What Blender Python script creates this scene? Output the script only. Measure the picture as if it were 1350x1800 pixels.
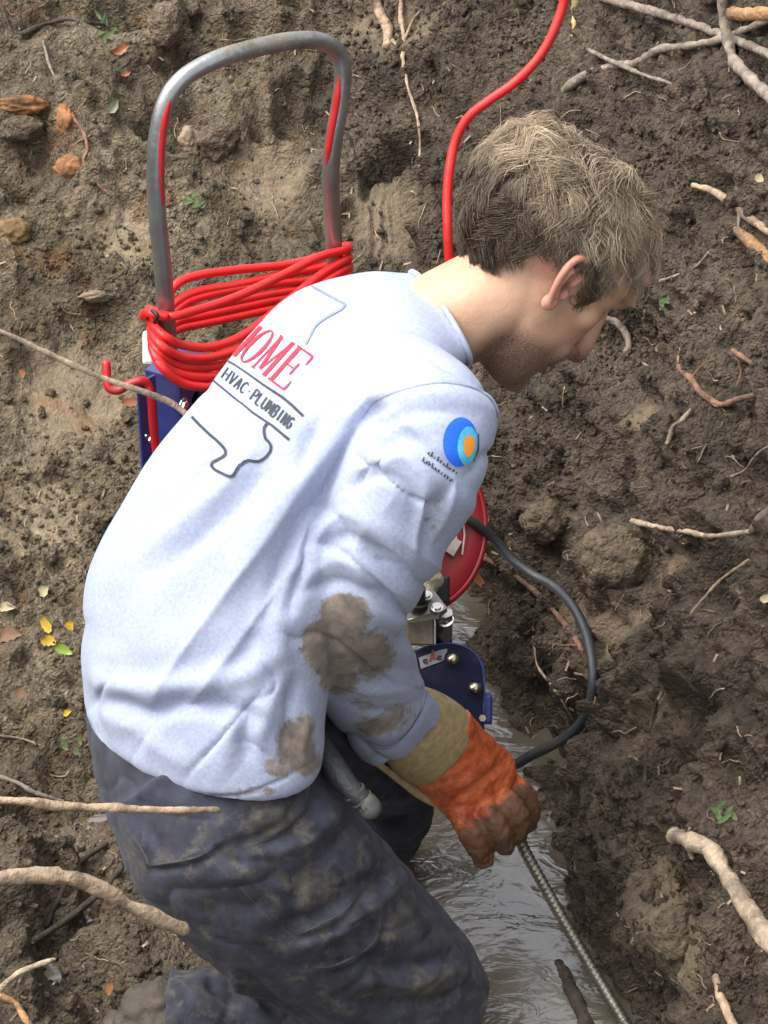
import bpy, bmesh, math, random
import numpy as np
from mathutils import Vector, Matrix
from mathutils.bvhtree import BVHTree

random.seed(7); RNG = np.random.default_rng(7)
SC = bpy.context.scene; COL = SC.collection
for o in list(bpy.data.objects): bpy.data.objects.remove(o)

# ------------------------------------------------------------------ camera
PITCH = math.radians(35)
FPX = 5250.0                                # focal length in photo pixels (photo 1350 x 1800)
FW = np.array([0, math.cos(PITCH), -math.sin(PITCH)])
UP = np.array([0, math.sin(PITCH), math.cos(PITCH)])
RT = np.array([1.0, 0, 0])
CAM = -3.0 * FW                             # looks at the origin from 3 m
cam = bpy.data.cameras.new('camera'); camo = bpy.data.objects.new('camera', cam); COL.objects.link(camo)
camo.location = CAM; camo.rotation_euler = (math.radians(90) - PITCH, 0, 0)
cam.sensor_fit = 'VERTICAL'; cam.sensor_height = 36; cam.sensor_width = 27; cam.lens = FPX / 1800 * 36
cam.clip_start = 0.05; cam.clip_end = 500
SC.camera = camo

# ------------------------------------------------------------------ sky, sun, exposure
SUN_EL, SUN_AZ = math.radians(60), math.radians(-92)      # azimuth from +y, clockwise positive
world = bpy.data.worlds.new('World'); SC.world = world; world.use_nodes = True
wn = world.node_tree.nodes; bg = wn['Background']
sky = wn.new('ShaderNodeTexSky'); sky.sky_type = 'NISHITA'; sky.sun_disc = False
sky.sun_elevation = SUN_EL; sky.sun_rotation = SUN_AZ; sky.dust_density = 4.0; sky.air_density = 1.0; sky.ozone_density = 1.0
hsv = wn.new('ShaderNodeHueSaturation'); hsv.inputs['Saturation'].default_value = .30          # grey overcast instead of clear blue
world.node_tree.links.new(sky.outputs[0], hsv.inputs['Color']); world.node_tree.links.new(hsv.outputs[0], bg.inputs[0]); bg.inputs[1].default_value = 0.15
sl = bpy.data.lights.new('sun', 'SUN'); sl.energy = .75; sl.angle = math.radians(65); sl.color = (1, .95, .88)
slo = bpy.data.objects.new('sun', sl); COL.objects.link(slo)
sd = Vector((math.sin(SUN_AZ) * math.cos(SUN_EL), math.cos(SUN_AZ) * math.cos(SUN_EL), math.sin(SUN_EL)))
slo.rotation_euler = sd.to_track_quat('Z', 'Y').to_euler(); slo.location = sd * 5
SC.view_settings.view_transform = 'Standard'; SC.view_settings.look = 'None'
SC.view_settings.gamma = 1.0; SC.view_settings.exposure = 1.32
SC.cycles.max_bounces = 6; SC.cycles.diffuse_bounces = 3; SC.cycles.glossy_bounces = 3

# ------------------------------------------------------------------ helpers
def P(px, py, d):
    return CAM + d * (FW + (px - 675) / FPX * RT + (900 - py) / FPX * UP)
def proj(co):
    q = co - CAM; d = q @ FW
    return 675 + (q @ RT) / d * FPX, 900 - (q @ UP) / d * FPX, d
def ray(px, py):
    v = FW + (px - 675) / FPX * RT + (900 - py) / FPX * UP
    return Vector(v).normalized()

def catmull(pts, n):
    pts = np.asarray(pts, float)
    if len(pts) == 2:
        t = np.linspace(0, 1, n + 1)[:, None]; return pts[0] * (1 - t) + pts[1] * t
    e = np.vstack([2 * pts[0] - pts[1], pts, 2 * pts[-1] - pts[-2]]); out = []
    for i in range(1, len(e) - 2):
        p0, p1, p2, p3 = e[i - 1:i + 3]
        for t in np.arange(n) / n:
            out.append(.5 * (2 * p1 + (p2 - p0) * t + (2 * p0 - 5 * p1 + 4 * p2 - p3) * t * t + (3 * p1 - p0 - 3 * p2 + p3) * t ** 3))
    out.append(pts[-1]); return np.array(out)

def ring_mesh(rings, cap=True, closed=False):
    rings = np.asarray(rings); n, m = rings.shape[:2]
    v = rings.reshape(-1, 3); i = np.arange(n if closed else n - 1)[:, None]; j = np.arange(m)[None, :]
    a = i * m + j; b = i * m + (j + 1) % m; i2 = (i + 1) % n
    c = i2 * m + (j + 1) % m; d = i2 * m + j
    f = np.stack([a, b, c, d], -1).reshape(-1, 4).tolist()
    if cap and not closed:
        f.append(list(range(m))[::-1]); f.append([(n - 1) * m + k for k in range(m)])
    return v, f

def tube(path, rad, segs=10, cap=True, closed=False, squash=None):
    path = np.asarray(path, float); n = len(path)
    rad = np.broadcast_to(np.asarray(rad, float), (n,))
    tg = np.gradient(path, axis=0)
    if closed: tg = np.roll(path, -1, 0) - np.roll(path, 1, 0)
    tg /= np.linalg.norm(tg, axis=1)[:, None] + 1e-12
    nrm = np.cross(tg[0], [0.31, .2, .93]); nrm /= np.linalg.norm(nrm)
    rings = []; ang = np.linspace(0, 2 * np.pi, segs, endpoint=False)
    for k in range(n):
        nrm = nrm - tg[k] * (nrm @ tg[k]); nrm /= np.linalg.norm(nrm)
        bi = np.cross(tg[k], nrm)
        rings.append(path[k] + rad[k] * (np.cos(ang)[:, None] * nrm + np.sin(ang)[:, None] * bi))
    return ring_mesh(rings, cap, closed)

def round_tube(path, rad, segs=10):
    """tube with rounded ends"""
    path = np.asarray(path, float); rad = np.broadcast_to(np.asarray(rad, float), (len(path),)).copy()
    t0 = path[0] - path[1]; t0 /= np.linalg.norm(t0); t1 = path[-1] - path[-2]; t1 /= np.linalg.norm(t1)
    pre = [path[0] + t0 * rad[0] * s for s in (.95, .75, .4)]; post = [path[-1] + t1 * rad[-1] * s for s in (.4, .75, .95)]
    rr = np.concatenate([rad[0] * np.array([.25, .65, .92]), rad, rad[-1] * np.array([.92, .65, .25])])
    return tube(np.vstack([pre, path, post]), rr, segs)

def ellipsoid(c, r, M=None, nu=20, nv=12):
    th = np.linspace(0.02, np.pi - .02, nv)[:, None]; ph = np.linspace(0, 2 * np.pi, nu, endpoint=False)[None, :]
    p = np.stack([np.sin(th) * np.cos(ph), np.sin(th) * np.sin(ph), np.cos(th) + 0 * ph], -1) * np.asarray(r)
    if M is not None: p = p @ np.asarray(M).T
    return ring_mesh(p[::-1] + np.asarray(c))

def loft(secs, n=6, segs=28, power=2.0):
    """secs: list of (centre, axis1, axis2) as world vectors; smooth tube through them"""
    A = np.array([np.concatenate(s) for s in secs]); A = catmull(A, n)
    ang = np.linspace(0, 2 * np.pi, segs, endpoint=False)
    c, s = np.cos(ang), np.sin(ang)
    c = np.sign(c) * np.abs(c) ** (2 / power); s = np.sign(s) * np.abs(s) ** (2 / power)
    rings = [a[:3] + c[:, None] * a[3:6] + s[:, None] * a[6:9] for a in A]
    return ring_mesh(rings)

def sec(px, py, d, a1, a2):
    """section in photo pixels: centre, half axes (dpx, dpy, dd)"""
    c = P(px, py, d)
    return c, P(px + a1[0], py + a1[1], d + a1[2]) - c, P(px + a2[0], py + a2[1], d + a2[2]) - c

def limb(rows, n=6, segs=28, depth=.95, power=2.0):
    """rows: (px,py,d,halfwidth_px[,depth ratio]); section perpendicular to the limb's own axis"""
    pts = np.array([P(*r[:3]) for r in rows]); out = []
    tg = np.gradient(pts, axis=0); tg /= np.linalg.norm(tg, axis=1)[:, None]
    for k, r in enumerate(rows):
        view = pts[k] - CAM; view /= np.linalg.norm(view)
        a1 = np.cross(tg[k], view); a1 /= np.linalg.norm(a1); a2 = np.cross(tg[k], a1)
        w = r[3] * r[2] / FPX; dr = r[4] if len(r) > 4 else depth
        out.append((pts[k], a1 * w, a2 * w * dr))
    return loft(out, n, segs, power)

def join(parts):
    V, F, k = [], [], 0
    for v, f in parts:
        V.append(np.asarray(v)); F += [[i + k for i in q] for q in f]; k += len(v)
    return np.vstack(V), F

def mesh_from(name, v, f, smooth=True):
    me = bpy.data.meshes.new(name); me.from_pydata(np.asarray(v).tolist(), [], f if isinstance(f, list) else f.tolist())
    me.update()
    if smooth: me.polygons.foreach_set('use_smooth', [True] * len(me.polygons))
    return me

def add(name, v, f, mat, parent=None, smooth=True, bevel=0, auto=False):
    me = mesh_from(name, v, f, smooth)
    if bevel or auto:
        bm = bmesh.new(); bm.from_mesh(me)
        if bevel:
            es = [e for e in bm.edges if len(e.link_faces) == 2 and e.calc_face_angle(0) > .6]
            bmesh.ops.bevel(bm, geom=es, offset=bevel, segments=2, profile=.5, affect='EDGES', clamp_overlap=True)
        bm.to_mesh(me); bm.free()
    o = bpy.data.objects.new(name, me); COL.objects.link(o)
    if mat: me.materials.append(mat)
    if auto: me.set_sharp_from_angle(angle=math.radians(40))
    if parent is not None:
        o.parent = parent
        if parent.type == 'EMPTY': o.matrix_parent_inverse = Matrix.Translation(-parent.location)
    return o

def tag(o, label=None, cat=None, group=None, kind=None):
    if label: o['label'] = label
    if cat: o['category'] = cat
    if group: o['group'] = group
    if kind: o['kind'] = kind
    return o

def thing(name, loc, label, cat, group=None):
    o = bpy.data.objects.new(name, None); COL.objects.link(o); o.location = Vector(loc); o.empty_display_size = .05
    return tag(o, label, cat, group)

def remesh(parts, voxel, smooth=5, factor=.5):
    v, f = join(parts); me = mesh_from('tmp', v, f)
    bm = bmesh.new(); bm.from_mesh(me)
    bmesh.ops.recalc_face_normals(bm, faces=bm.faces); bm.to_mesh(me); bm.free()
    o = bpy.data.objects.new('tmp', me); COL.objects.link(o)
    m = o.modifiers.new('r', 'REMESH'); m.mode = 'VOXEL'; m.voxel_size = voxel
    if smooth:
        s = o.modifiers.new('s', 'SMOOTH'); s.factor = factor; s.iterations = smooth
    dg = bpy.context.evaluated_depsgraph_get(); ev = o.evaluated_get(dg); r = ev.to_mesh()
    co = np.empty(len(r.vertices) * 3); r.vertices.foreach_get('co', co)
    fl = [list(p.vertices) for p in r.polygons]
    ev.to_mesh_clear(); bpy.data.objects.remove(o); bpy.data.meshes.remove(me)
    return co.reshape(-1, 3), fl

def normals(v, f):
    v = np.asarray(v); fa = np.array([q[:4] if len(q) >= 4 else q + [q[-1]] for q in f])
    n = np.cross(v[fa[:, 2]] - v[fa[:, 0]], v[fa[:, 3]] - v[fa[:, 1]])
    out = np.zeros_like(v)
    for k in range(4): np.add.at(out, fa[:, k], n)
    return out / (np.linalg.norm(out, axis=1)[:, None] + 1e-12)

def attr(o, name, vals):
    a = o.data.attributes.new(name, 'FLOAT', 'POINT'); a.data.foreach_set('value', np.asarray(vals, np.float32))

# ---- numpy noise
def _h(i, j, k, s=0):
    n = (i * 374761393 + j * 668265263 + k * 2147483647 + s * 974634777) & 0xffffffff
    n = ((n ^ (n >> 13)) * 1274126177) & 0xffffffff
    n = ((n ^ (n >> 16)) * 2246822519) & 0xffffffff
    return ((n ^ (n >> 15)) & 0xffffff) / float(0xffffff)
def vnoise(p, s=0):
    p = np.asarray(p); i = np.floor(p).astype(np.int64); f = p - i; f = f * f * (3 - 2 * f); r = 0
    for a in (0, 1):
        for b in (0, 1):
            for c in (0, 1):
                w = (f[:, 0] if a else 1 - f[:, 0]) * (f[:, 1] if b else 1 - f[:, 1]) * (f[:, 2] if c else 1 - f[:, 2])
                r = r + w * _h(i[:, 0] + a, i[:, 1] + b, i[:, 2] + c, s)
    return r
def fbm(p, oct=4, s=0):
    r = 0; a = .5
    for k in range(oct): r = r + a * (vnoise(p * 2 ** k + 17.3 * k, s + k) - .5); a *= .5
    return r
def worley(p, s=0):
    i = np.floor(p).astype(np.int64); best = np.full(len(p), 9.0)
    for a in (-1, 0, 1):
        for b in (-1, 0, 1):
            for c in (-1, 0, 1):
                q = i + (a, b, c)
                d = sum((q[:, k] + _h(q[:, 0], q[:, 1], q[:, 2], s + 31 * (k + 1)) - p[:, k]) ** 2 for k in range(3))
                best = np.minimum(best, d)
    return np.sqrt(best)
def sstep(a, b, x): t = np.clip((x - a) / (b - a), 0, 1); return t * t * (3 - 2 * t)

# ------------------------------------------------------------------ materials
def mat(name, color=(.5, .5, .5), rough=.6, metal=0.0, spec=.5, var=0.0, vscale=30.0, bump=0.0, bscale=200.0, mud=None, mudcol=(.1, .072, .045),
        mudscale=60.0, coat=0.0, vcol=None, sheen=0.0, grime=0.0, sss=0.0):
    """procedural material: base colour with noise variation, fine bump, optional mud attribute, optional all-over grime"""
    m = bpy.data.materials.new(name); m.use_nodes = True; nt = m.node_tree; N = nt.nodes; L = nt.links
    b = N['Principled BSDF']; b.inputs['Roughness'].default_value = rough; b.inputs['Metallic'].default_value = metal
    b.inputs['Specular IOR Level'].default_value = spec; b.inputs['Coat Weight'].default_value = coat; b.inputs['Coat Roughness'].default_value = .15
    if sheen: b.inputs['Sheen Weight'].default_value = sheen
    if sss: b.inputs['Subsurface Weight'].default_value = sss; b.inputs['Subsurface Radius'].default_value = (.012, .004, .002); b.inputs['Subsurface Scale'].default_value = 1
    tc = N.new('ShaderNodeTexCoord'); src = None
    def noise(scale, detail=5, rgh=.6):
        t = N.new('ShaderNodeTexNoise'); t.inputs['Scale'].default_value = scale; t.inputs['Detail'].default_value = detail
        t.inputs['Roughness'].default_value = rgh; L.new(tc.outputs['Object'], t.inputs['Vector']); return t.outputs['Fac']
    def ramp(fac, stops):
        r = N.new('ShaderNodeValToRGB'); e = r.color_ramp.elements
        while len(e) < len(stops): e.new(.5)
        for k, (p, c) in enumerate(stops): e[k].position = p; e[k].color = (*c, 1)
        L.new(fac, r.inputs[0]); return r.outputs[0]
    def mix(f, a, c):
        x = N.new('ShaderNodeMix'); x.data_type = 'RGBA'
        if isinstance(f, float): x.inputs[0].default_value = f
        else: L.new(f, x.inputs[0])
        for sock, val in ((6, a), (7, c)):
            if isinstance(val, tuple): x.inputs[sock].default_value = (*val, 1)
            else: L.new(val, x.inputs[sock])
        return x.outputs[2]
    def math_(op, a, c, clamp=False):
        x = N.new('ShaderNodeMath'); x.operation = op; x.use_clamp = clamp
        for k, val in ((0, a), (1, c)):
            if isinstance(val, (int, float)): x.inputs[k].default_value = val
            else: L.new(val, x.inputs[k])
        return x.outputs[0]
    c = color; col = None
    if var:
        lo = tuple(x * (1 - var) for x in c); hi = tuple(min(1, x * (1 + var)) for x in (vcol or c))
        col = ramp(noise(vscale), [(.3, lo), (.7, hi)])
    else:
        col = ramp(noise(vscale), [(.0, c), (1, c)])
    rsock = None
    if grime:
        g = math_('MULTIPLY', ramp(noise(14, 6, .65), [(.5, (0, 0, 0)), (.62, (1, 1, 1))]), grime)
        col = mix(g, col, mudcol)
    if mud:
        at = N.new('ShaderNodeAttribute'); at.attribute_name = mud
        n1 = noise(mudscale, 6, .7); s = math_('ADD', at.outputs['Fac'], math_('MULTIPLY', math_('SUBTRACT', n1, .5), 1.1))
        fac = ramp(s, [(.40, (0, 0, 0)), (.66, (1, 1, 1))])
        mc = ramp(noise(mudscale * .6, 4), [(.35, tuple(x * .6 for x in mudcol)), (.65, tuple(x * 1.5 for x in mudcol))])
        col = mix(math_('MULTIPLY', fac, .86), col, mc)
        rsock = math_('ADD', math_('MULTIPLY', fac, .72 - rough), rough)
        L.new(rsock, b.inputs['Roughness'])
    L.new(col, b.inputs['Base Color'])
    if bump:
        bp = N.new('ShaderNodeBump'); bp.inputs['Strength'].default_value = 1.0; bp.inputs['Distance'].default_value = bump
        L.new(noise(bscale, 4, .6), bp.inputs['Height']); L.new(bp.outputs[0], b.inputs['Normal'])
    m['x'] = 1
    return m

def soil_mat(name, dark, mid, light, wet=0.0):
    m = bpy.data.materials.new(name); m.use_nodes = True; nt = m.node_tree; N = nt.nodes; L = nt.links; b = N['Principled BSDF']
    tc = N.new('ShaderNodeTexCoord')
    def noise(scale, detail=6, r=.65, off=0):
        t = N.new('ShaderNodeTexNoise'); t.inputs['Scale'].default_value = scale; t.inputs['Detail'].default_value = detail; t.inputs['Roughness'].default_value = r
        mp = N.new('ShaderNodeMapping'); mp.inputs['Location'].default_value = (off, off * 1.7, -off); L.new(tc.outputs['Object'], mp.inputs[0]); L.new(mp.outputs[0], t.inputs['Vector'])
        return t.outputs['Fac']
    def ramp(f, stops):
        r = N.new('ShaderNodeValToRGB'); e = r.color_ramp.elements
        while len(e) < len(stops): e.new(.5)
        for k, (p, c) in enumerate(stops): e[k].position = p; e[k].color = (*c, 1)
        L.new(f, r.inputs[0]); return r.outputs[0]
    def mix(f, a, c, mode='MIX'):
        x = N.new('ShaderNodeMix'); x.data_type = 'RGBA'; x.blend_type = mode
        (L.new(f, x.inputs[0]) if not isinstance(f, float) else setattr(x.inputs[0], 'default_value', f))
        for s, val in ((6, a), (7, c)):
            if isinstance(val, tuple): x.inputs[s].default_value = (*val, 1)
            else: L.new(val, x.inputs[s])
        return x.outputs[2]
    base = ramp(noise(9), [(.3, dark), (.5, mid), (.72, light)])
    at = N.new('ShaderNodeAttribute'); at.attribute_name = 'left'
    base = mix(at.outputs['Fac'], base, ramp(noise(7, 6, .7, 4), [(.3, (.085, .064, .038)), (.47, (.20, .155, .095)), (.66, (.35, .285, .19))]))
    fine = ramp(noise(90, 4, .7, 3), [(.3, (.42, .40, .38)), (.5, (1, 1, 1)), (.72, (1.6, 1.52, 1.4))])
    col = mix(1.0, base, fine, 'MULTIPLY')
    rust = ramp(noise(14, 4, .5, 9), [(.60, (0, 0, 0)), (.70, (1, 1, 1))])
    mm = N.new('ShaderNodeMath'); mm.operation = 'MULTIPLY'; L.new(rust, mm.inputs[0]); L.new(at.outputs['Fac'], mm.inputs[1])
    m2 = N.new('ShaderNodeMath'); m2.operation = 'MULTIPLY'; L.new(mm.outputs[0], m2.inputs[0]); m2.inputs[1].default_value = .62
    col = mix(m2.outputs[0], col, (.23, .105, .035))
    at2 = N.new('ShaderNodeAttribute'); at2.attribute_name = 'clay'
    cl = N.new('ShaderNodeMath'); cl.operation = 'MULTIPLY'; L.new(at2.outputs['Fac'], cl.inputs[0]); L.new(ramp(noise(30, 4, .6, 5), [(.3, (0, 0, 0)), (.6, (1, 1, 1))]), cl.inputs[1])
    col = mix(cl.outputs[0], col, (.21, .16, .10))
    L.new(col, b.inputs['Base Color'])
    wetn = ramp(noise(22, 5, .6, 7), [(.42, (.8, .8, .8)), (.62, (.36, .36, .36))])
    rm = mix(at.outputs['Fac'], (.85, .85, .85), wetn); L.new(rm, b.inputs['Roughness'])
    b.inputs['Specular IOR Level'].default_value = .45
    bp = N.new('ShaderNodeBump'); bp.inputs['Distance'].default_value = .013; bp.inputs['Strength'].default_value = 1
    def vor(scale):
        v = N.new('ShaderNodeTexVoronoi'); v.inputs['Scale'].default_value = scale; v.inputs['Detail'].default_value = 1.0; v.inputs['Roughness'].default_value = .6
        n3 = N.new('ShaderNodeTexNoise'); n3.inputs['Scale'].default_value = scale * .8; n3.inputs['Detail'].default_value = 2; L.new(tc.outputs['Object'], n3.inputs['Vector'])
        vm = N.new('ShaderNodeVectorMath'); vm.operation = 'MULTIPLY_ADD'; L.new(n3.outputs['Color'], vm.inputs[0]); vm.inputs[1].default_value = (1.1 / scale,) * 3; L.new(tc.outputs['Object'], vm.inputs[2]); L.new(vm.outputs[0], v.inputs['Vector'])
        return v.outputs['Distance']
    def ma(a, k, c):
        x = N.new('ShaderNodeMath'); x.operation = 'MULTIPLY_ADD'; L.new(a, x.inputs[0]); x.inputs[1].default_value = k
        (L.new(c, x.inputs[2]) if not isinstance(c, float) else setattr(x.inputs[2], 'default_value', c)); return x.outputs[0]
    hgt_ = ma(vor(105), -1.0, ma(vor(230), -.5, ma(noise(160, 7, .75, 1), .9, 0.0)))
    L.new(hgt_, bp.inputs['Height'])
    sm = N.new('ShaderNodeMath'); sm.operation = 'MULTIPLY_ADD'; L.new(at2.outputs['Fac'], sm.inputs[0]); sm.inputs[1].default_value = -.8; sm.inputs[2].default_value = 1.0; sm.use_clamp = True; L.new(sm.outputs[0], bp.inputs['Strength']); L.new(bp.outputs[0], b.inputs['Normal'])
    return m
M_SOIL = soil_mat('wet_soil', (.062, .046, .031), (.135, .101, .068), (.22, .17, .118))

# ------------------------------------------------------------------ the pit: one sheet of earth (floor, bank on the right, ground above)
A0 = np.array([.244, -.175]); E1 = np.array([-.19, .98]) / math.hypot(.19, .98); H1 = np.array([E1[1], -E1[0]])
WATER = -.535
def spaced(stops):
    out = []
    for (a, b, st) in stops: out.append(np.arange(a, b, st))
    return np.unique(np.round(np.concatenate(out), 5))
sg = spaced([(-30, -3, 3), (-3, -.5, .1), (-.5, 1.0, .0031), (1.0, 2.3, .0051), (2.3, 4, .05), (4, 30, 2.5)])
ag = spaced([(-30, -2.6, 2.5), (-2.6, -1.0, .05), (-1.0, 0, .0038), (0, 1.12, .0031), (1.12, 2.2, .04), (2.2, 30, 2.5)])
fa = np.arange(-4, 4, .002)
th = math.radians(61) * sstep(-.05, .09, fa) * (1 - sstep(.98, 1.22, fa)) - math.radians(52) * sstep(1.02, 1.18, -fa) * (1 - sstep(2.1, 2.4, -fa))
zt = np.cumsum(np.sin(th)) * .002; tt = np.cumsum(np.cos(th)) * .002; k0 = np.searchsorted(fa, 0)
zt -= zt[k0]; tt -= tt[k0]
def prof(a):
    z = np.interp(a, fa, zt); t = np.interp(a, fa, tt)
    return t + np.where(a > 4, a - 4, 0) + np.where(a < -4, a + 4, 0), z
S, A = np.meshgrid(sg, ag, indexing='ij')
T, Z = prof(A)
top = .46
Z = Z - .50
floorw = 1 - sstep(.0, .6, A)
sp = np.where(S < 4, S, 4); rise = .36 * np.log1p(np.exp((sp - .85) * 7)) / 7
Z = Z + rise * floorw + .16 * np.maximum(0, -T - .5) * (T > -1.3)
TE = T + .11 * fbm(np.stack([S * 5, T * 5, 0 * S], -1).reshape(-1, 3), 3, 33).reshape(S.shape)
Z = Z - .105 * np.exp(-((TE + .14) / .165) ** 4) * sstep(-1.0, -.6, S) * (1 - sstep(.80, 1.0, S))
nearwall = np.where(S > -1.5, -9, -.5) + np.tan(math.radians(55)) * np.maximum(0, -S - 1.5) * 1.0
Z = np.maximum(Z, np.minimum(nearwall, top)); Z = np.minimum(Z, np.where(A > .9, 9, top + .0))
Z = np.where(np.abs(A) > 2.3, np.minimum(Z, top), Z)
X = A0[0] + S * E1[0] + T * H1[0]; Y = A0[1] + S * E1[1] + T * H1[1]
G = np.stack([X, Y, Z], -1)
gs = np.gradient(G, axis=0); ga = np.gradient(G, axis=1)
NN = np.cross(ga, gs); NN /= np.linalg.norm(NN, axis=2)[..., None]; NN *= np.sign(NN[..., 2:3] + 1e-9)
gp = G.reshape(-1, 3); gn = NN.reshape(-1, 3)
fine = (sstep(-.6, -.5, S) * (1 - sstep(2.3, 2.6, S)) * sstep(-1.15, -1.0, A) * (1 - sstep(1.1, 1.25, A))).ravel()
idx = np.where(fine > 0)[0]; q = gp[idx]; fx, fy, fd = proj(q)
wrp = np.stack([fbm(q * 9, 3, 50), fbm(q * 9, 3, 60), fbm(q * 9, 3, 70)], -1) * .05
qw = q + wrp
big = fbm(q * 3.2, 3, 1) * .11
w1 = worley(qw * 11, 3); w2 = worley(qw * 27, 5); w3 = worley(qw * 60, 8); w4 = worley(qw * 105, 15)
ridge = (1 - np.abs(2 * vnoise(qw * 15, 95) - 1)) ** 2 * .02 + (1 - np.abs(2 * vnoise(qw * 34, 96) - 1)) ** 2 * .009
lump = ridge + np.clip(.75 - w1, -.3, 1) * .044 * sstep(.35, .62, vnoise(q * 5, 91)) + np.clip(.7 - w2, -.3, 1) * .024 * (.35 + sstep(.3, .6, vnoise(q * 8, 92))) + np.clip(.7 - w3, -.3, 1) * .012 * (.4 + 1.1 * sstep(.3, .65, vnoise(q * 14, 93))) + np.clip(.7 - w4, -.3, 1) * .006
bank = sstep(.02, .15, A.ravel()[idx])
Sg = S.ravel()[idx]; Ag = A.ravel()[idx]
streak = (1 - np.abs(2 * vnoise(np.stack([Sg * 34 + fbm(q * 6, 2, 3) * 3, Ag * 4.5, 0 * Sg], 1), 97) - 1)) ** 2 * .016 * bank * sstep(.35, .6, vnoise(q * 4, 98))
pits = -sstep(.66, .80, vnoise(qw * 10, 99)) * .035 - sstep(.68, .8, vnoise(qw * 22, 100)) * .014
# smooth smears left by the digger and the clay patches
def blob(x0, y0, rx, ry, rot=0):
    c, s = math.cos(rot), math.sin(rot); dx = fx - x0; dy = fy - y0
    return np.exp(-((dx * c + dy * s) / rx) ** 2 - ((-dx * s + dy * c) / ry) ** 2)
smear = np.zeros(len(q))
for a in [(1040, 1080, 35, 90, .2), (1190, 1290, 55, 70, .3), (1200, 1010, 30, 60, .3), (1240, 1640, 60, 160, -.1), (690, 400, 70, 90, 0), (1140, 740, 26, 40, 0),
          (120, 700, 120, 110, 0), (60, 900, 90, 90, 0), (470, 330, 80, 70, 0), (1120, 1130, 40, 90, .5), (1010, 930, 26, 60, -.3), (700, 60, 110, 50, 0), (210, 430, 90, 60, 0)]:
    smear = np.maximum(smear, blob(*a))
smear = smear * sstep(.3, .55, vnoise(q * 30, 77) * .5 + smear * .6)
groove = blob(685, 400, 55, 90) * np.sin(fx * .32 + fbm(q * 12, 2) * 4) * .005
# hollows and lumps seen on the bank
hol = np.zeros(len(q))
for (x0, y0, rx, ry, am) in [(985, 985, 30, 50, -.03), (1150, 1040, 40, 40, -.02), (1060, 600, 45, 45, -.03), (1100, 610, 60, 50, -.02), (540, 420, 60, 60, -.015), (960, 900, 60, 50, .025), (1090, 990, 70, 60, .028), (1200, 930, 60, 50, .012), (900, 1050, 60, 50, -.03),
                              (1190, 1650, 45, 70, .03), (1180, 1760, 60, 40, -.03), (330, 90, 40, 60, -.03), (290, 60, 35, 50, .035), (420, 240, 70, 60, .02), (60, 270, 80, 60, -.03), (150, 230, 60, 60, .02), (90, 1650, 40, 90, -.05), (30, 1560, 60, 70, .04), (30, 1720, 50, 60, .04), (460, 420, 40, 30, -.02), (230, 500, 40, 30, .015), (215, 620, 50, 25, -.012), (520, 100, 60, 50, -.02), (420, 120, 40, 60, -.02), (270, 1680, 120, 60, .015)]:
    hol += am * blob(x0, y0, rx, ry)
basin = np.exp(-((T.ravel()[idx] + .15) / .17) ** 4) * (1 - sstep(.72, .95, S.ravel()[idx]))
disp = big * (.6 + .4 * bank) * (1 - .7 * basin) + lump * (1 - .7 * smear) * (.8 + .35 * bank) + groove + hol + streak + pits * (1 - smear) * (1 - .8 * basin) + fbm(q * 75, 4, 12) * .013 * (1 - .8 * smear)
gp2 = gp.copy(); gp2[idx] += gn[idx] * (disp * fine[idx])[:, None]
oth = np.where(fine <= 0)[0]; gp2[oth, 2] += fbm(gp[oth] * .7, 3, 5) * .12
n, m = S.shape; I, J = np.meshgrid(np.arange(n - 1), np.arange(m - 1), indexing='ij')
gf = np.stack([I * m + J, I * m + J + 1, (I + 1) * m + J + 1, (I + 1) * m + J], -1).reshape(-1, 4)
me = bpy.data.meshes.new('ground'); me.vertices.add(len(gp2)); me.vertices.foreach_set('co', gp2.ravel())
me.loops.add(gf.size); me.loops.foreach_set('vertex_index', gf.ravel().astype(np.int32)); me.polygons.add(len(gf))
me.polygons.foreach_set('loop_start', np.arange(0, gf.size, 4, dtype=np.int32)); me.update(calc_edges=True); me.validate()
me.polygons.foreach_set('use_smooth', [True] * len(me.polygons))
ground = bpy.data.objects.new('ground', me); COL.objects.link(ground); me.materials.append(M_SOIL); ground['kind'] = 'structure'
left = (1 - sstep(-.10, .05, A.ravel())) * (.25 + .75 * sstep(.0, .55, S.ravel())); attr(ground, 'left', left)
clay = np.zeros(len(gp2)); clay[idx] = np.clip(smear * 1.2, 0, 1) * .7; attr(ground, 'clay', clay)
# ray casting against the earth
vis = np.where((fine.reshape(n, m)[:-1, :-1] > 0).ravel())[0]
used = np.unique(gf[vis]); remap = np.full(len(gp2), -1); remap[used] = np.arange(len(used))
GB = BVHTree.FromPolygons(gp2[used].tolist(), remap[gf[vis]].tolist())
def surf(px, py, lift=0.0):
    h, nn, i, d = GB.ray_cast(Vector(CAM), ray(px, py))
    if h is None: return P(px, py, 3.4)
    if nn.dot(Vector(FW)) > 0: nn = -nn
    return np.array(h + nn * lift)
def gdepth(px, py): return (surf(px, py) - CAM) @ FW

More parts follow.
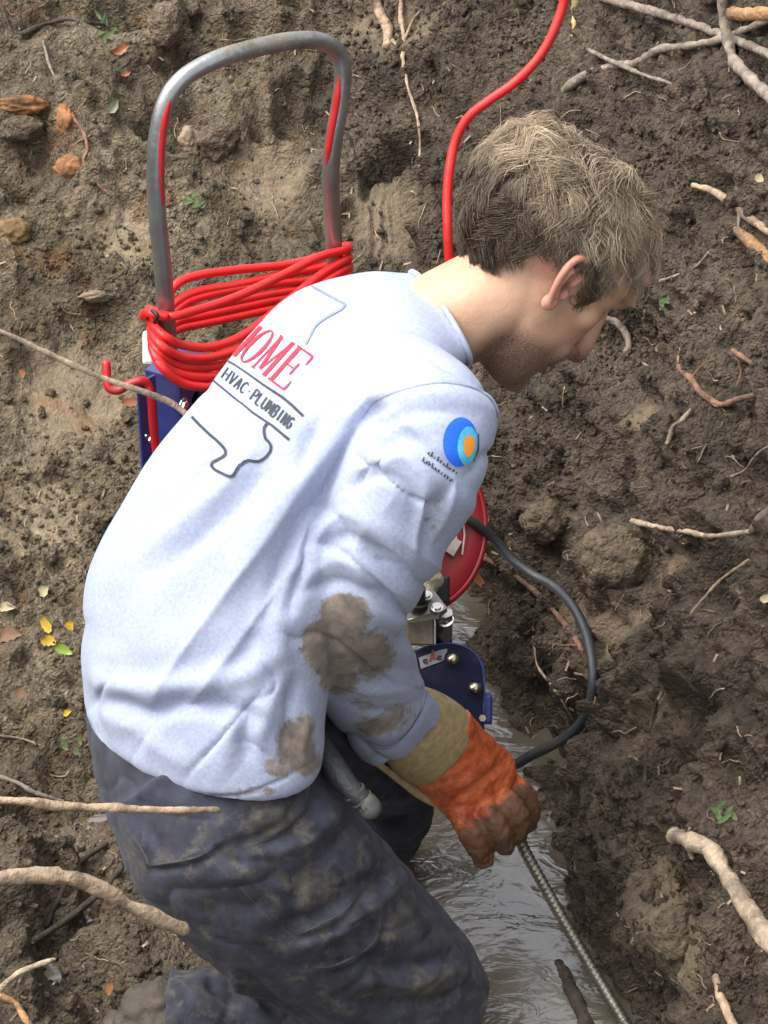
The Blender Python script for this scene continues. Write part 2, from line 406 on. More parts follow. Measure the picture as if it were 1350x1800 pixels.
# ---- water standing in the low part
wv = []; nx, ny = 60, 170
for i in range(nx):
    for j in range(ny):
        s = -.9 + 2.0 * j / (ny - 1); t = -.62 + .78 * i / (nx - 1)
        wv.append((A0[0] + s * E1[0] + t * H1[0], A0[1] + s * E1[1] + t * H1[1], WATER))
wf = [[i * ny + j, (i + 1) * ny + j, (i + 1) * ny + j + 1, i * ny + j + 1] for i in range(nx - 1) for j in range(ny - 1)]
mw = bpy.data.materials.new('muddy_water'); mw.use_nodes = True; N = mw.node_tree.nodes; L = mw.node_tree.links; b = N['Principled BSDF']
b.inputs['Roughness'].default_value = .04; b.inputs['IOR'].default_value = 1.33; b.inputs['Coat Weight'].default_value = 1.0; b.inputs['Coat Roughness'].default_value = .05
b.inputs['Coat IOR'].default_value = 2.0
tc = N.new('ShaderNodeTexCoord'); t1 = N.new('ShaderNodeTexNoise'); t1.inputs['Scale'].default_value = 9; t1.inputs['Detail'].default_value = 4; L.new(tc.outputs['Object'], t1.inputs[0])
r1 = N.new('ShaderNodeValToRGB'); r1.color_ramp.elements[0].position = .35; r1.color_ramp.elements[0].color = (.095, .08, .056, 1); r1.color_ramp.elements[1].position = .7; r1.color_ramp.elements[1].color = (.17, .148, .112, 1)
L.new(t1.outputs['Fac'], r1.inputs[0]); L.new(r1.outputs[0], b.inputs['Base Color'])
mp = N.new('ShaderNodeMapping'); mp.inputs['Rotation'].default_value = (0, 0, .5); mp.inputs['Scale'].default_value = (1, 1.9, 1); L.new(tc.outputs['Object'], mp.inputs[0])
t2 = N.new('ShaderNodeTexNoise'); t2.inputs['Scale'].default_value = 19; t2.inputs['Detail'].default_value = 2.5; t2.inputs['Distortion'].default_value = 1.2; L.new(mp.outputs[0], t2.inputs[0])
bp = N.new('ShaderNodeBump'); bp.inputs['Distance'].default_value = .0036; L.new(t2.outputs['Fac'], bp.inputs['Height'])
t3 = N.new('ShaderNodeTexNoise'); t3.inputs['Scale'].default_value = 110; t3.inputs['Detail'].default_value = 3; L.new(mp.outputs[0], t3.inputs[0])
bp2 = N.new('ShaderNodeBump'); bp2.inputs['Distance'].default_value = .00045; L.new(t3.outputs['Fac'], bp2.inputs['Height']); L.new(bp.outputs[0], bp2.inputs['Normal'])
L.new(bp2.outputs[0], b.inputs['Normal']); L.new(bp2.outputs[0], b.inputs['Coat Normal'])
rr2 = N.new('ShaderNodeValToRGB'); rr2.color_ramp.elements[0].position = .4; rr2.color_ramp.elements[0].color = (.03, .03, .03, 1); rr2.color_ramp.elements[1].position = .62; rr2.color_ramp.elements[1].color = (.22, .22, .22, 1)
L.new(t1.outputs['Fac'], rr2.inputs[0]); L.new(rr2.outputs[0], b.inputs['Coat Roughness'])
wo = add('water', wv, wf, mw); wo['kind'] = 'structure'

# ---- loose crumbs of soil over floor and bank
ICO = []
for lv in (1, 2):
    bm = bmesh.new(); bmesh.ops.create_icosphere(bm, subdivisions=lv, radius=1); ICO.append((np.array([v.co for v in bm.verts]), np.array([[v.index for v in f.verts] for f in bm.faces]))); bm.free()
def crumbs(count, rlo, rhi, seed, pw=2.6, lod=1):
    iv, iff = ICO[lod]
    r = np.random.default_rng(seed)
    cand = idx[(fx > -60) & (fx < 1410) & (fy > -60) & (fy < 1860)]
    dens = sstep(.38, .6, vnoise(gp[cand] * 7, seed)) + .12
    dens *= gp2[cand][:, 2] > WATER - .01
    pick = r.choice(cand, count, p=dens / dens.sum())
    rad = rlo + (rhi - rlo) * r.random(count) ** pw
    sc = 1 + .8 * (r.random((count, 1, 3)) - .5)
    v = iv[None] * (1 + .75 * (r.random((count, len(iv), 1)) - .5)) * sc * rad[:, None, None]
    ctr = gp2[pick] + gn[pick] * (rad * .05)[:, None] + (r.random((count, 3)) - .5) * .006
    v = v + ctr[:, None]
    f = iff[None] + (np.arange(count) * len(iv))[:, None, None]
    return v.reshape(-1, 3), f.reshape(-1, 3), np.repeat(left[pick], len(iv))
def raw(name, v, f, mt, smooth=True):
    me = bpy.data.meshes.new(name); me.vertices.add(len(v)); me.vertices.foreach_set('co', v.ravel()); k = f.shape[1]
    me.loops.add(f.size); me.loops.foreach_set('vertex_index', f.ravel().astype(np.int32)); me.polygons.add(len(f))
    me.polygons.foreach_set('loop_start', np.arange(0, f.size, k, dtype=np.int32)); me.update(calc_edges=True)
    me.polygons.foreach_set('use_smooth', [smooth] * len(f)); o = bpy.data.objects.new(name, me); COL.objects.link(o); me.materials.append(mt); return o
c1 = crumbs(13000, .0010, .0046, 21, 1.8, 0); c2 = crumbs(420, .004, .011, 22, 2.2, 1)
cv = np.vstack([c1[0], c2[0]]); cf = np.vstack([c1[1], c2[1] + len(c1[0])]); cl = np.concatenate([c1[2], c2[2]])
so = raw('soil_crumbs', cv, cf, M_SOIL); attr(so, 'left', cl); attr(so, 'clay', cl * 0)
tag(so, 'loose dark brown soil crumbs lying over pit floor and bank', 'soil', kind='stuff')

# ------------------------------------------------------------------ roots, twigs, stones, leaves
def rootmat(name, c, var=.35): return mat(name, c, .75, var=var + .15, vscale=60, bump=.004, bscale=190, grime=.7, mudcol=(.09, .068, .05))
MR_GREY = rootmat('grey_bark', (.27, .22, .17)); MR_TAN = rootmat('tan_bark', (.40, .29, .19)); MR_ORANGE = rootmat('orange_bark', (.40, .22, .10))
MR_RED = rootmat('reddish_bark', (.24, .13, .08)); MR_PALE = rootmat('pale_bark', (.46, .36, .25)); MR_DARK = rootmat('dark_wet_bark', (.06, .045, .03)); MR_YEL = rootmat('yellow_wood', (.55, .40, .13))
def knobby(path, r0, r1, seed, n=7):
    pts = catmull(path, n); k = len(pts); rr = np.linspace(r0, r1, k)
    r = np.random.default_rng(seed); pts = pts + np.cumsum((r.random((k, 3)) - .5), 0) * r0 * .06
    rr = rr * (1 + .22 * (vnoise(pts * 55, seed) - .5) * 2 + .12 * (r.random(k) - .5)); return pts, rr
RC = [0]
def root(label, px, r, m, depth=None, name='root', lift=.6, twigs=(), cat='root', sink=True):
    """px: photo polyline laid on the earth (or at the given depths); r: radius in photo px start, end"""
    RC[0] += 1; pts = []
    for k, p in enumerate(px):
        if depth is not None:
            d = depth[k] if isinstance(depth, (list, tuple)) else depth; pts.append(P(p[0], p[1], d))
        else:
            q_ = surf(p[0], p[1], r[0] / 1650 * lift); pts.append(q_)
    pts = np.array(pts)
    if depth is None:      # even out the depth so that the root spans hollows instead of following every crumb
        ds = (pts - CAM) @ FW; kk = np.convolve(np.pad(ds, 1, mode='edge'), [.3, .4, .3], 'valid'); kk = np.minimum(kk, ds + .004)
        pts = np.array([P(p[0], p[1], k2) for p, k2 in zip(px, kk)])
    sc = ((pts - CAM) @ FW).mean() / FPX
    path, rr = knobby(pts, r[0] * sc, r[1] * sc, RC[0])
    path = catmull(path[::2] if len(path) % 2 else path, 2); rr = np.interp(np.linspace(0, 1, len(path)), np.linspace(0, 1, len(rr)), rr)
    v, f = round_tube(path, rr, 12); v = v + normals(v, f) * (fbm(v * 120, 3, 7) * .9 * r[0] * sc)[:, None]
    t = thing(name, pts[0], label, cat); add('stem', v, f, m, t)
    for tw in twigs:
        tp = np.array([P(x, y, gdepth(x, y) - .006 if depth is None else (depth if not isinstance(depth, (list, tuple)) else depth[0])) for x, y in tw[0]])
        if depth is None:
            base = path[np.argmin(((path - tp[0]) ** 2).sum(1))]; tp[0] = base
        pth, r2 = knobby(tp, tw[1] * sc, tw[2] * sc, RC[0] + 50); v, f = round_tube(pth, r2, 7); add('side_shoot', v, f, m, t)
    return t
root('long grey root running under the upright root in the top right corner', [(1040, -18), (1060, -5), (1100, 8), (1160, 25), (1220, 45), (1270, 62), (1310, 78), (1365, 104)], (9, 7), MR_GREY, lift=2.4)
root('forked grey root above the hair, its blunt tip pointing down left', [(992, 158), (1030, 132), (1085, 115), (1120, 112), (1160, 88), (1210, 80), (1268, 70), (1310, 52), (1362, 32)], (8.5, 6), MR_GREY, lift=2.0, twigs=[([(1157, 90), (1157, 74)], 3, 2)])
root('thick pale root dropping across the top right corner', [(1268, -18), (1272, 30), (1280, 75), (1292, 110), (1318, 138), (1365, 182)], (10, 11), MR_GREY, lift=5.5)
root('thin grey twig crossing behind the forked root', [(1035, 88), (1075, 108), (1130, 132), (1165, 143), (1203, 158)], (5, 2.6), MR_GREY, lift=1.0)
root('stubby orange brown root end at the top right edge', [(1288, 24), (1320, 25), (1372, 20)], (12, 12), MR_ORANGE, lift=1.0)
root('peeled yellow root hanging beside the red power cord', [(1014, -14), (1012, 10), (1010, 34), (1006, 62)], (8, 4), MR_YEL, lift=1.0)
root('tan root slanting down at the right edge level with the hair', [(1218, 326), (1258, 338), (1300, 370), (1330, 392), (1366, 415)], (6, 8), MR_TAN, lift=1.4, twigs=[([(1290, 366), (1298, 400)], 4, 3)])
root('broken orange splintered root under the tan root', [(1296, 405), (1318, 424), (1364, 462)], (8, 13), MR_ORANGE, lift=1.3)
root('reddish hooked root on the bank right of the nose', [(1194, 646), (1215, 668), (1236, 694), (1266, 711), (1300, 702), (1366, 684)], (6.5, 5), MR_RED, lift=1.2, twigs=[([(1212, 660), (1236, 640), (1258, 630)], 2, 1)])
root('short brown root above the hooked root by the right edge', [(1288, 616), (1318, 636), (1364, 664)], (4.5, 4), MR_RED, lift=1.0, twigs=[([(1295, 622), (1302, 650), (1294, 680)], 2, 1)])
root('small curled grey root right in front of the face', [(1066, 560), (1086, 568), (1100, 586), (1106, 604), (1102, 618)], (7, 6), MR_GREY, lift=2.5)
root('thin grey rootlet behind the fringe of hair', [(1160, 494), (1190, 484), (1222, 470), (1246, 444)], (3, 2), MR_GREY, lift=1.0)
root('pale stick lying level on the bank right of the machine', [(1112, 916), (1160, 928), (1205, 934), (1250, 943), (1320, 934)], (5.5, 4.5), MR_PALE, lift=1.2)
root('grey root end at the right edge beyond the pale stick', [(1322, 932), (1334, 912), (1364, 890)], (6, 8), MR_GREY, lift=1.2, twigs=[([(1330, 918), (1334, 895)], 3, 2)])
root('long thin root slanting down left from the right edge', [(1366, 956), (1310, 990), (1276, 1012), (1250, 1036), (1214, 1078)], (4.5, 2.5), MR_TAN, lift=1.2)
root('little pale split twig between the reddish root and the pale stick', [(1174, 778), (1184, 750), (1198, 740), (1214, 722)], (4, 4), MR_PALE, lift=1.0)
root('thin forked rootlet low at the right edge of the bank', [(1362, 778), (1330, 800), (1310, 826), (1278, 842)], (3, 2), MR_GREY, lift=1.0)
root('brown root running along the inside of the black hose', [(828, 976), (862, 986), (906, 1012), (944, 1044), (984, 1086), (1012, 1124), (1034, 1166)], (5, 5), MR_RED, lift=2.0, twigs=[([(1020, 1140), (1004, 1134), (982, 1136)], 2.5, 2)])
root('thick pale sawn root jutting from the lower right bank', [(1184, 1468), (1214, 1478), (1250, 1498), (1284, 1548), (1316, 1602), (1366, 1672)], (14, 17), MR_PALE, lift=2.6, twigs=[([(1212, 1484), (1216, 1506)], 9, 6), ([(1206, 1474), (1212, 1456)], 4, 3)])
root('short tan root at the bottom right edge of the bank', [(1258, 1718), (1266, 1748), (1278, 1776), (1298, 1818)], (7, 8), MR_TAN, lift=1.4)
root('thin dark twig standing on the clay patch of the bank', [(1134, 1376), (1136, 1320), (1146, 1262), (1157, 1222)], (4, 3), MR_DARK, lift=1.4)
root('fine rootlet inside the loop of the black hose', [(938, 1120), (944, 1168), (966, 1200), (984, 1226), (1006, 1264)], (2.6, 1.6), MR_TAN, lift=1.2, twigs=[([(966, 1200), (990, 1192), (1012, 1194)], 2, 1)])
root('fat root stub at the top edge left of the red power cord', [(662, -8), (668, 22), (682, 52), (680, 80)], (9, 9), MR_TAN, lift=1.6)
root('long thin root hanging down behind the machine handle', [(706, -12), (704, 30), (710, 66), (708, 100), (716, 150), (732, 200), (738, 244), (737, 292)], (4.5, 2), MR_TAN, lift=1.3, twigs=[([(708, 70), (724, 40), (738, 20)], 3, 2), ([(708, 78), (690, 72)], 4, 3)])
root('dark root crossing the upper left soil', [(-14, 76), (40, 58), (78, 42), (118, 33), (150, 38), (184, 42)], (5, 3), MR_DARK, lift=1.4)
root('thin reddish root curling beside the rust coloured stones', [(130, 208), (146, 232), (153, 262), (146, 288), (166, 318), (192, 342)], (3.5, 2.5), MR_RED, lift=1.3)
root('thin root hanging in the top left corner', [(2, 10), (12, 36), (22, 62)], (3, 2.5), MR_DARK, lift=1.2)
root('bare rootlet under the dark root at upper left', [(76, 74), (86, 112), (98, 140)], (2.6, 2), MR_GREY, lift=1.2)
# sticks that jut from the left side, nearer than the man
root('thin grey brown twig crossing the red hook and ending at the shirt', [(-130, 540), (0, 582), (90, 624), (170, 660), (250, 688), (300, 708), (338, 736)], (5, 5.5), MR_TAN, depth=[2.96, 3.0, 3.03, 3.05, 3.07, 3.08, 3.09], name='twig', cat='twig')
root('straight tan stick jutting in front of the hip', [(-420, 1385), (0, 1406), (100, 1416), (200, 1421), (270, 1424), (383, 1424)], (9, 6.5), MR_TAN, depth=[2.55, 2.58, 2.6, 2.61, 2.62, 2.63], name='stick', cat='stick')
root('thick grey orange arching root in front of the thigh', [(-420, 1570), (-100, 1552), (0, 1545), (90, 1540), (160, 1556), (240, 1598), (325, 1636)], (15, 12), MR_TAN, depth=[2.7, 2.72, 2.73, 2.74, 2.75, 2.77, 2.8])
root('curved pale twig in the bottom left corner, upper of two', [(-60, 1790), (0, 1738), (30, 1712), (60, 1698), (95, 1686)], (6, 4.5), MR_PALE, depth=[2.98, 2.97, 2.96, 2.96, 2.96], name='twig', cat='twig')
root('orange twig bending down through the bottom left corner', [(-30, 1738), (0, 1750), (28, 1764), (44, 1790), (66, 1820)], (6, 6), MR_ORANGE, depth=[2.98, 2.97, 2.97, 2.96, 2.96], name='twig', cat='twig')
root('dark twig behind the arching root, upper of the forked pair', [(186, 1484), (150, 1508), (124, 1532), (106, 1572), (80, 1626)], (5, 5), MR_DARK, lift=4, name='twig', cat='twig')
root('dark twig behind the arching root, lower of the forked pair', [(213, 1527), (188, 1556), (160, 1582), (114, 1618), (60, 1652)], (5, 6.5), MR_DARK, lift=4, name='twig', cat='twig')
root('faint grey twig just above the tan stick by the hip', [(-20, 1358), (30, 1376), (64, 1394), (110, 1408)], (5, 4), MR_GREY, lift=2, name='twig', cat='twig')
root('hair thin twig left of the shirt hem', [(-10, 1292), (36, 1298), (76, 1312)], (2.4, 2), MR_GREY, lift=1.4, name='twig', cat='twig')
root('wet dark branch stuck in the puddle beside the steel cable', [(980, 1700), (994, 1718), (1010, 1752), (1030, 1800), (1044, 1840)], (13, 13), MR_DARK, depth=[3.24, 3.22, 3.19, 3.16, 3.13], name='branch', cat='branch')

def boxv_(c, l_, a):
    ex = l_ * (math.cos(a) * RT + math.sin(a) * UP); ey = .0011 * (-math.sin(a) * RT + math.cos(a) * UP); ez = .0008 * FW
    v = [c + i * ex + j * ey + k * ez for i in (-1, 1) for j in (-1, 1) for k in (-1, 1)]
    return np.array(v), [[0, 1, 3, 2], [4, 6, 7, 5], [0, 4, 5, 1], [2, 3, 7, 6], [0, 2, 6, 4], [1, 5, 7, 3]]
def clod(label, px, py, rx, ry, m, seed, name='clod', cat='clod', lift=.4, flat=.75):
    bm = bmesh.new(); bmesh.ops.create_icosphere(bm, subdivisions=4, radius=1); v = np.array([x.co for x in bm.verts]); f = [[x.index for x in q_.verts] for q_ in bm.faces]; bm.free()
    c = surf(px, py); d = (c - CAM) @ FW; s = d / FPX
    v = v * (1 + 1.1 * fbm(v * 1.6 + seed, 3, seed)[:, None] + .25 * np.clip(.5 - worley(v * 3 + seed, seed), -.3, .6)[:, None])
    w = v[:, :1] * rx * s * RT + v[:, 1:2] * ry * s * UP + v[:, 2:] * (rx + ry) * .5 * s * flat * FW
    w = w + c - FW * (rx + ry) * .5 * s * flat * lift
    o = add(name, w, f, m); attr(o, 'left', np.full(len(w), .3)); attr(o, 'clay', np.full(len(w), .35 if m is M_SOIL else 0)); return tag(o, label, cat)
MS_RUST = mat('rusty_stone', (.27, .12, .045), .8, var=.5, vscale=40, bump=.004, bscale=120, grime=.7, mudcol=(.10, .07, .045))
MS_TAN = mat('tan_stone', (.28, .21, .14), .75, var=.3, vscale=40, bump=.003, bscale=120, grime=.5, mudcol=(.10, .075, .05))
clod('flat rust orange stone at the left edge of the picture', 44, 188, 44, 17, MS_RUST, 3, 'stone', 'stone')
clod('crumbly orange stone just right of the flat rust stone', 116, 212, 17, 28, MS_RUST, 4, 'stone', 'stone', lift=.25)
clod('round rusty lump below the rust stones', 124, 296, 24, 22, MS_RUST, 5, 'stone', 'stone', lift=.2)
clod('yellow brown lump low on the left edge of the upper soil', 22, 410, 32, 26, mat('ochre_lump', (.2, .125, .05), .8, var=.5, vscale=40, bump=.005, bscale=90, grime=.5), 6, 'stone', 'stone', lift=.2)
clod('smooth pale stone framed by the machine handle', 332, 247, 17, 24, MS_TAN, 7, 'stone', 'stone', lift=.5)
clod('large soil lump right of the pale stone inside the handle', 385, 250, 36, 34, M_SOIL, 8, lift=.35)
clod('big hanging soil clod at the top left of the handle', 292, 46, 27, 38, M_SOIL, 9, lift=.6)
clod('tan flat stone left of the coiled red cord', 166, 522, 32, 11, MS_TAN, 10, 'stone', 'stone', lift=.4)
clod('wet grey clod at the foot of the lower right bank', 1188, 1640, 40, 46, M_SOIL, 11, lift=.5)
clod('large crumbly soil lump above the black hose', 958, 915, 42, 36, M_SOIL, 12, lift=.4)
clod('wide crumbly soil lump on the bank right of the hose', 1085, 985, 62, 56, M_SOIL, 13, lift=.3)
clod('dark muddy lump standing in the puddle by the knee', 890, 1664, 26, 24, M_SOIL, 14, lift=.6)
clod('low mud island at the bottom of the puddle', 925, 1722, 58, 34, M_SOIL, 15, lift=.45)
clod('soil lump under the stones at the left edge', 40, 226, 42, 24, M_SOIL, 16, lift=.3)
clod('dark flat mud lump at the bottom of the puddle by the knee', 925, 1778, 40, 16, M_SOIL, 19, lift=.7)
clod('ragged mud lump at the right edge of the puddle under the cable', 1000, 1640, 34, 26, M_SOIL, 21, lift=.4)
clod('mud lump at the puddle edge under the hose end', 955, 1420, 30, 24, M_SOIL, 22, lift=.4)
clod('long wet mud lump beside the wet branch', 952, 1740, 22, 40, M_SOIL, 23, lift=.5)
clod('small wet lump in the puddle below the glove', 905, 1590, 14, 9, M_SOIL, 17, lift=.8)

def leafmesh(px, py, L_, W_, rot, curl, lift=.003):
    c = surf(px, py, lift); s = ((c - CAM) @ FW) / FPX; n = 9
    out = []
    for i in range(n):
        u = i / (n - 1); w = W_ * (math.sin(math.pi * u ** .8) ** .8) * (1 + .18 * math.sin(u * 23 + px)) + .5
        for sgn in (-1, 0, 1):
            x = (u - .5) * L_; y = sgn * w
            y += L_ * .10 * math.sin(u * 3.1 + py)
            X_ = x * math.cos(rot) - y * math.sin(rot); Y_ = x * math.sin(rot) + y * math.cos(rot)
            z = curl * (abs(sgn) * .5 * W_ + .35 * L_ * (u - .5) ** 2)
            out.append(c + s * (X_ * RT + Y_ * UP) - s * z * FW)
    f = [[i * 3 + j, (i + 1) * 3 + j, (i + 1) * 3 + j + 1, i * 3 + j + 1] for i in range(n - 1) for j in range(2)]
    return out, f
def leaf(label, px, py, L_, W_, rot, m, curl=.6): return tag(add('leaf', *leafmesh(px, py, L_, W_, rot, curl), m), label, 'leaf')
ML_O = mat('orange_leaf', (.30, .12, .05), .6, var=.4, vscale=80); ML_Y = mat('yellow_leaf', (.62, .42, .04), .55, var=.3, vscale=80); ML_G = mat('green_leaf', (.25, .36, .06), .55, var=.4, vscale=80)
ML_B = mat('brown_leaf', (.26, .15, .09), .65, var=.4, vscale=60); ML_GR = mat('sprout_green', (.10, .145, .05), .6, var=.4, vscale=60); ML_P = mat('pale_leaf', (.5, .42, .24), .6, var=.3, vscale=60)
leaf('orange fallen leaf near the green sprouts at top left', 214, 86, 34, 8, .3, ML_O, 1.4)
leaf('small glossy orange leaf left of the handle top', 220, 128, 20, 5, .5, ML_O, 1.4)
leaf('bright yellow leaf standing up left of the shirt', 80, 1098, 34, 8, 1.7, ML_Y)
leaf('yellow orange leaf below the standing yellow leaf', 88, 1130, 28, 10, -.5, ML_Y)
leaf('yellow green leaf next to the shirt', 113, 1141, 34, 9, -.6, ML_G)
leaf('pale yellow leaf partly behind the shirt edge', 124, 1104, 26, 9, .8, ML_Y)
leaf('brown curled leaf at the left edge beside the yellow leaves', 18, 1118, 44, 12, .1, ML_B)
leaf('pinkish dry leaf lying above the brown leaf', 14, 1068, 30, 8, 0, ML_P)
leaf('faded tan leaf on the soil left of the shirt', 76, 1040, 24, 9, .6, ML_P)
leaf('dry brown leaf strip lower left of the shirt', 44, 1222, 44, 9, -.5, ML_B)
leaf('tiny yellow leaf above the hip on the left', 120, 1256, 16, 5, .4, ML_Y)
leaf('orange brown leaf hanging under the black hose', 846, 1022, 42, 7, -1.2, ML_O)
leaf('brown dry leaf strip inside the hose loop', 880, 1090, 60, 5, 1.4, ML_B)
leaf('tan chip of wood high on the bank right of the hair', 1334, 312, 18, 8, 1.2, ML_P)
leaf('small tan chip on the bank below the curled root', 1160, 612, 18, 8, -1, ML_P)
leaf('pale chip of wood at the lower right edge of the bank', 1346, 1050, 18, 8, 1.4, ML_P)
leaf('wilted grey green leaf left of the handle', 196, 186, 34, 8, .9, mat('wilted_leaf', (.20, .20, .13), .6, var=.5, vscale=90), 1.5)
leaf('orange leaf scrap beside the muddy boot', 196, 1738, 26, 8, 1.3, ML_O)
leaf('orange leaf scrap left of the red hook', 36, 658, 16, 7, .5, ML_O)
leaf('rust leaf scrap above the red hook', 232, 706, 34, 8, .4, ML_O)
def sprout(label, px, py, n, L_, seed):
    r = random.Random(seed); t = thing('sprout', surf(px, py), label, 'sprout')
    for k in range(n):
        a = r.uniform(.2, 2.9); x = px + r.uniform(-.5, .5) * L_; y = py + r.uniform(-.4, .4) * L_
        add('blade', *leafmesh(x, y, L_ * r.uniform(.5, 1), L_ * .12, a, .5, .006), ML_GR, t)
sprout('small green sprout inside the handle loop', 343, 352, 7, 26, 1); sprout('green sprout beside the orange leaf at top left', 186, 64, 7, 26, 2)
sprout('tiny green sprout near the top edge at left', 178, 32, 5, 22, 3); sprout('green weed on the lower right bank above the sawn root', 1278, 1432, 8, 34, 4)
sprout('faint green weed left of the hip', 128, 1312, 6, 26, 5); sprout('small weed behind the fringe of hair', 1164, 528, 6, 22, 6)

# fine root hairs and bits of straw in the soil
rr3 = np.random.default_rng(77); hp_ = []; st_ = []
for k in range(330):
    x, y = rr3.uniform(620, 1350), rr3.uniform(0, 1800)
    if k % 3 == 0: x = rr3.uniform(0, 640)
    a = rr3.uniform(0, 6.28); Ln = rr3.uniform(10, 46); pts = [(x, y)]
    for j in range(4): a += rr3.normal() * .5; pts.append((pts[-1][0] + Ln / 4 * math.cos(a), pts[-1][1] + Ln / 4 * math.sin(a)))
    p_ = np.array([surf(*q_, .0022) for q_ in pts])
    if np.ptp((p_ - CAM) @ FW) > .05: continue
    hp_.append(tube(catmull(p_, 3), np.linspace(.0009, .0004, 13) * rr3.uniform(.6, 1.3), 5))
    if k % 2 == 0:
        x, y = rr3.uniform(0, 1350), rr3.uniform(0, 1800); c_ = surf(x, y, .001); a = rr3.uniform(0, 6.28); l_ = rr3.uniform(.002, .008)
        st_.append(boxv_(c_, l_, a))
v, f = join(hp_); o = add('root_hairs', v, f, MR_TAN); tag(o, 'fine pale root hairs sticking out of the soil', 'roots', kind='stuff')
v, f = join(st_); o = add('straw_bits', v, f, MR_PALE, smooth=False); tag(o, 'tiny pale bits of straw and wood in the soil', 'straw', kind='stuff')

# ------------------------------------------------------------------ drain cleaning machine behind the man
M_CHROME = mat('dull_steel_tube', (.36, .365, .35), .36, metal=.8, var=.25, vscale=18, bump=.0006, bscale=120, mud='mud', mudscale=70, mudcol=(.22, .19, .14))
M_REDP_REFL = mat('red_paint_and_reflection', (.55, .015, .02), .38, var=.15, vscale=20, coat=.1, grime=.3)  # hook paint; also colours the built-on reflection of the cord
M_DRED = mat('red_drum_paint', (.23, .006, .011), .45, var=.2, vscale=15, grime=.3)
M_BLUE = mat('navy_blue_paint', (.035, .055, .26), .38, var=.25, vscale=14, coat=.1, grime=.4)
M_NAVY = mat('dark_navy_paint', (.006, .008, .034), .5, spec=.25, var=.25, vscale=14, grime=.35)
M_STEEL = mat('bright_steel', (.62, .61, .58), .25, metal=1.0, var=.2, vscale=30, grime=.3)
M_BRASS = mat('yellow_zinc_bolt', (.55, .50, .34), .3, metal=1.0, var=.2, vscale=40, grime=.2)
M_BLACK = mat('black_rubber', (.012, .012, .013), .5, var=.2, vscale=40, grime=.15)
M_CORD = mat('red_cord_jacket', (.80, .022, .022), .38, var=.06, vscale=20, coat=.05, grime=.22, bump=.0005, bscale=200)
M_WHITEP = mat('white_plastic', (.7, .71, .72), .45, var=.08, vscale=30, grime=.15)
M_HOSE = mat('black_cable_jacket', (.03, .036, .042), .45, var=.25, vscale=30, bump=.0008, bscale=300, grime=.3)
M_PRINTW = mat('white_decal', (.55, .50, .44), .6, var=.2, vscale=60, grime=.35)
M_STICK = mat('grey_sticker', (.30, .30, .31), .45, var=.25, vscale=50, grime=.3)

def unit(v): v = np.asarray(v, float); return v / np.linalg.norm(v)
def frame(z, up=(0, 0, 1)):
    z = unit(z); x = unit(np.cross(up, z)); return x, np.cross(z, x), z
def cyl(c, axis, r, h, segs=20, r2=None):
    x, y, z = frame(axis, (0.1, .2, 1)); a = np.linspace(0, 2 * np.pi, segs, endpoint=False); c = np.asarray(c, float)
    ring = lambda rr, t: c + z * t + rr * (np.cos(a)[:, None] * x + np.sin(a)[:, None] * y)
    return ring_mesh([ring(r, 0), ring(r if r2 is None else r2, h)])
def boxv(c, ex, ey, ez):
    c, ex, ey, ez = map(lambda q_: np.asarray(q_, float), (c, ex, ey, ez))
    v = [c + i * ex + j * ey + k * ez for i in (-1, 1) for j in (-1, 1) for k in (-1, 1)]
    return v, [[0, 1, 3, 2], [4, 6, 7, 5], [0, 4, 5, 1], [2, 3, 7, 6], [0, 2, 6, 4], [1, 5, 7, 3]]
def bolt(parent, c, axis, r, h=.004, m=None, name='bolt', hexed=True, washer=True):
    b_ = add(name, *cyl(c, axis, r, h, 6 if hexed else 16, r * .92), m or M_STEEL, parent, smooth=False)
    if washer: add('washer', *cyl(np.asarray(c) - unit(axis) * .0006, axis, r * 1.4, .0014, 18), m or M_STEEL, b_, smooth=False)
    return b_

VZ = np.array([0, 0, 1.0])
mach = thing('drain_cleaning_machine', P(560, 1100, 3.62), 'blue and red drum drain cleaning machine with steel tube handle behind the man', 'machine')
# --- handle: uprights stand vertical, right one farther away
hp = [(300, 668, 3.40), (293, 560, 3.345), (286, 470, 3.30), (277, 385, 3.262), (274, 318, 3.235), (276, 250, 3.215), (290, 184, 3.20), (322, 138, 3.20), (380, 105, 3.215), (450, 84, 3.245),
      (510, 72, 3.275), (560, 72, 3.305), (592, 90, 3.33), (603, 125, 3.345), (598, 180, 3.36), (588, 240, 3.375), (582, 290, 3.39), (582, 350, 3.42), (586, 420, 3.455), (590, 500, 3.50), (594, 620, 3.56)]
hpath = catmull([P(*p) for p in hp], 8)
ho_ = add('handle', *tube(hpath, 16 * 3.3 / FPX, 18), M_CHROME, mach); hc_ = np.array([v_.co for v_ in ho_.data.vertices]); hx2, hy2, _ = proj(hc_)
attr(ho_, 'mud', .42 * np.exp(-((hx2 - 470) / 120) ** 2 - ((hy2 - 80) / 50) ** 2) + .22)
# the cord's red reflection, built on as thin strips along the handle's inner sides
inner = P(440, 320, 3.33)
def strip(i0, i1, w0, w1, name='cord_reflection', kk=.78):
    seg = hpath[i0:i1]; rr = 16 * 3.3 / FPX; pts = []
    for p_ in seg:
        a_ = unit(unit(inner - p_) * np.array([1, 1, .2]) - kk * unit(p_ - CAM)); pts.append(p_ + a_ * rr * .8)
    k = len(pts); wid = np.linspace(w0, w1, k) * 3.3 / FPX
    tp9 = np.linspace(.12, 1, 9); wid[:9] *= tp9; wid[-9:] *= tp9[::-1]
    add(name, *tube(np.array(pts), wid, 8), M_REDP_REFL, mach)
strip(20, 54, 6.5, 7.5, kk=1.5); strip(102, 132, 8, 7); strip(130, 152, 4, 5); strip(2, 22, 3, 4)
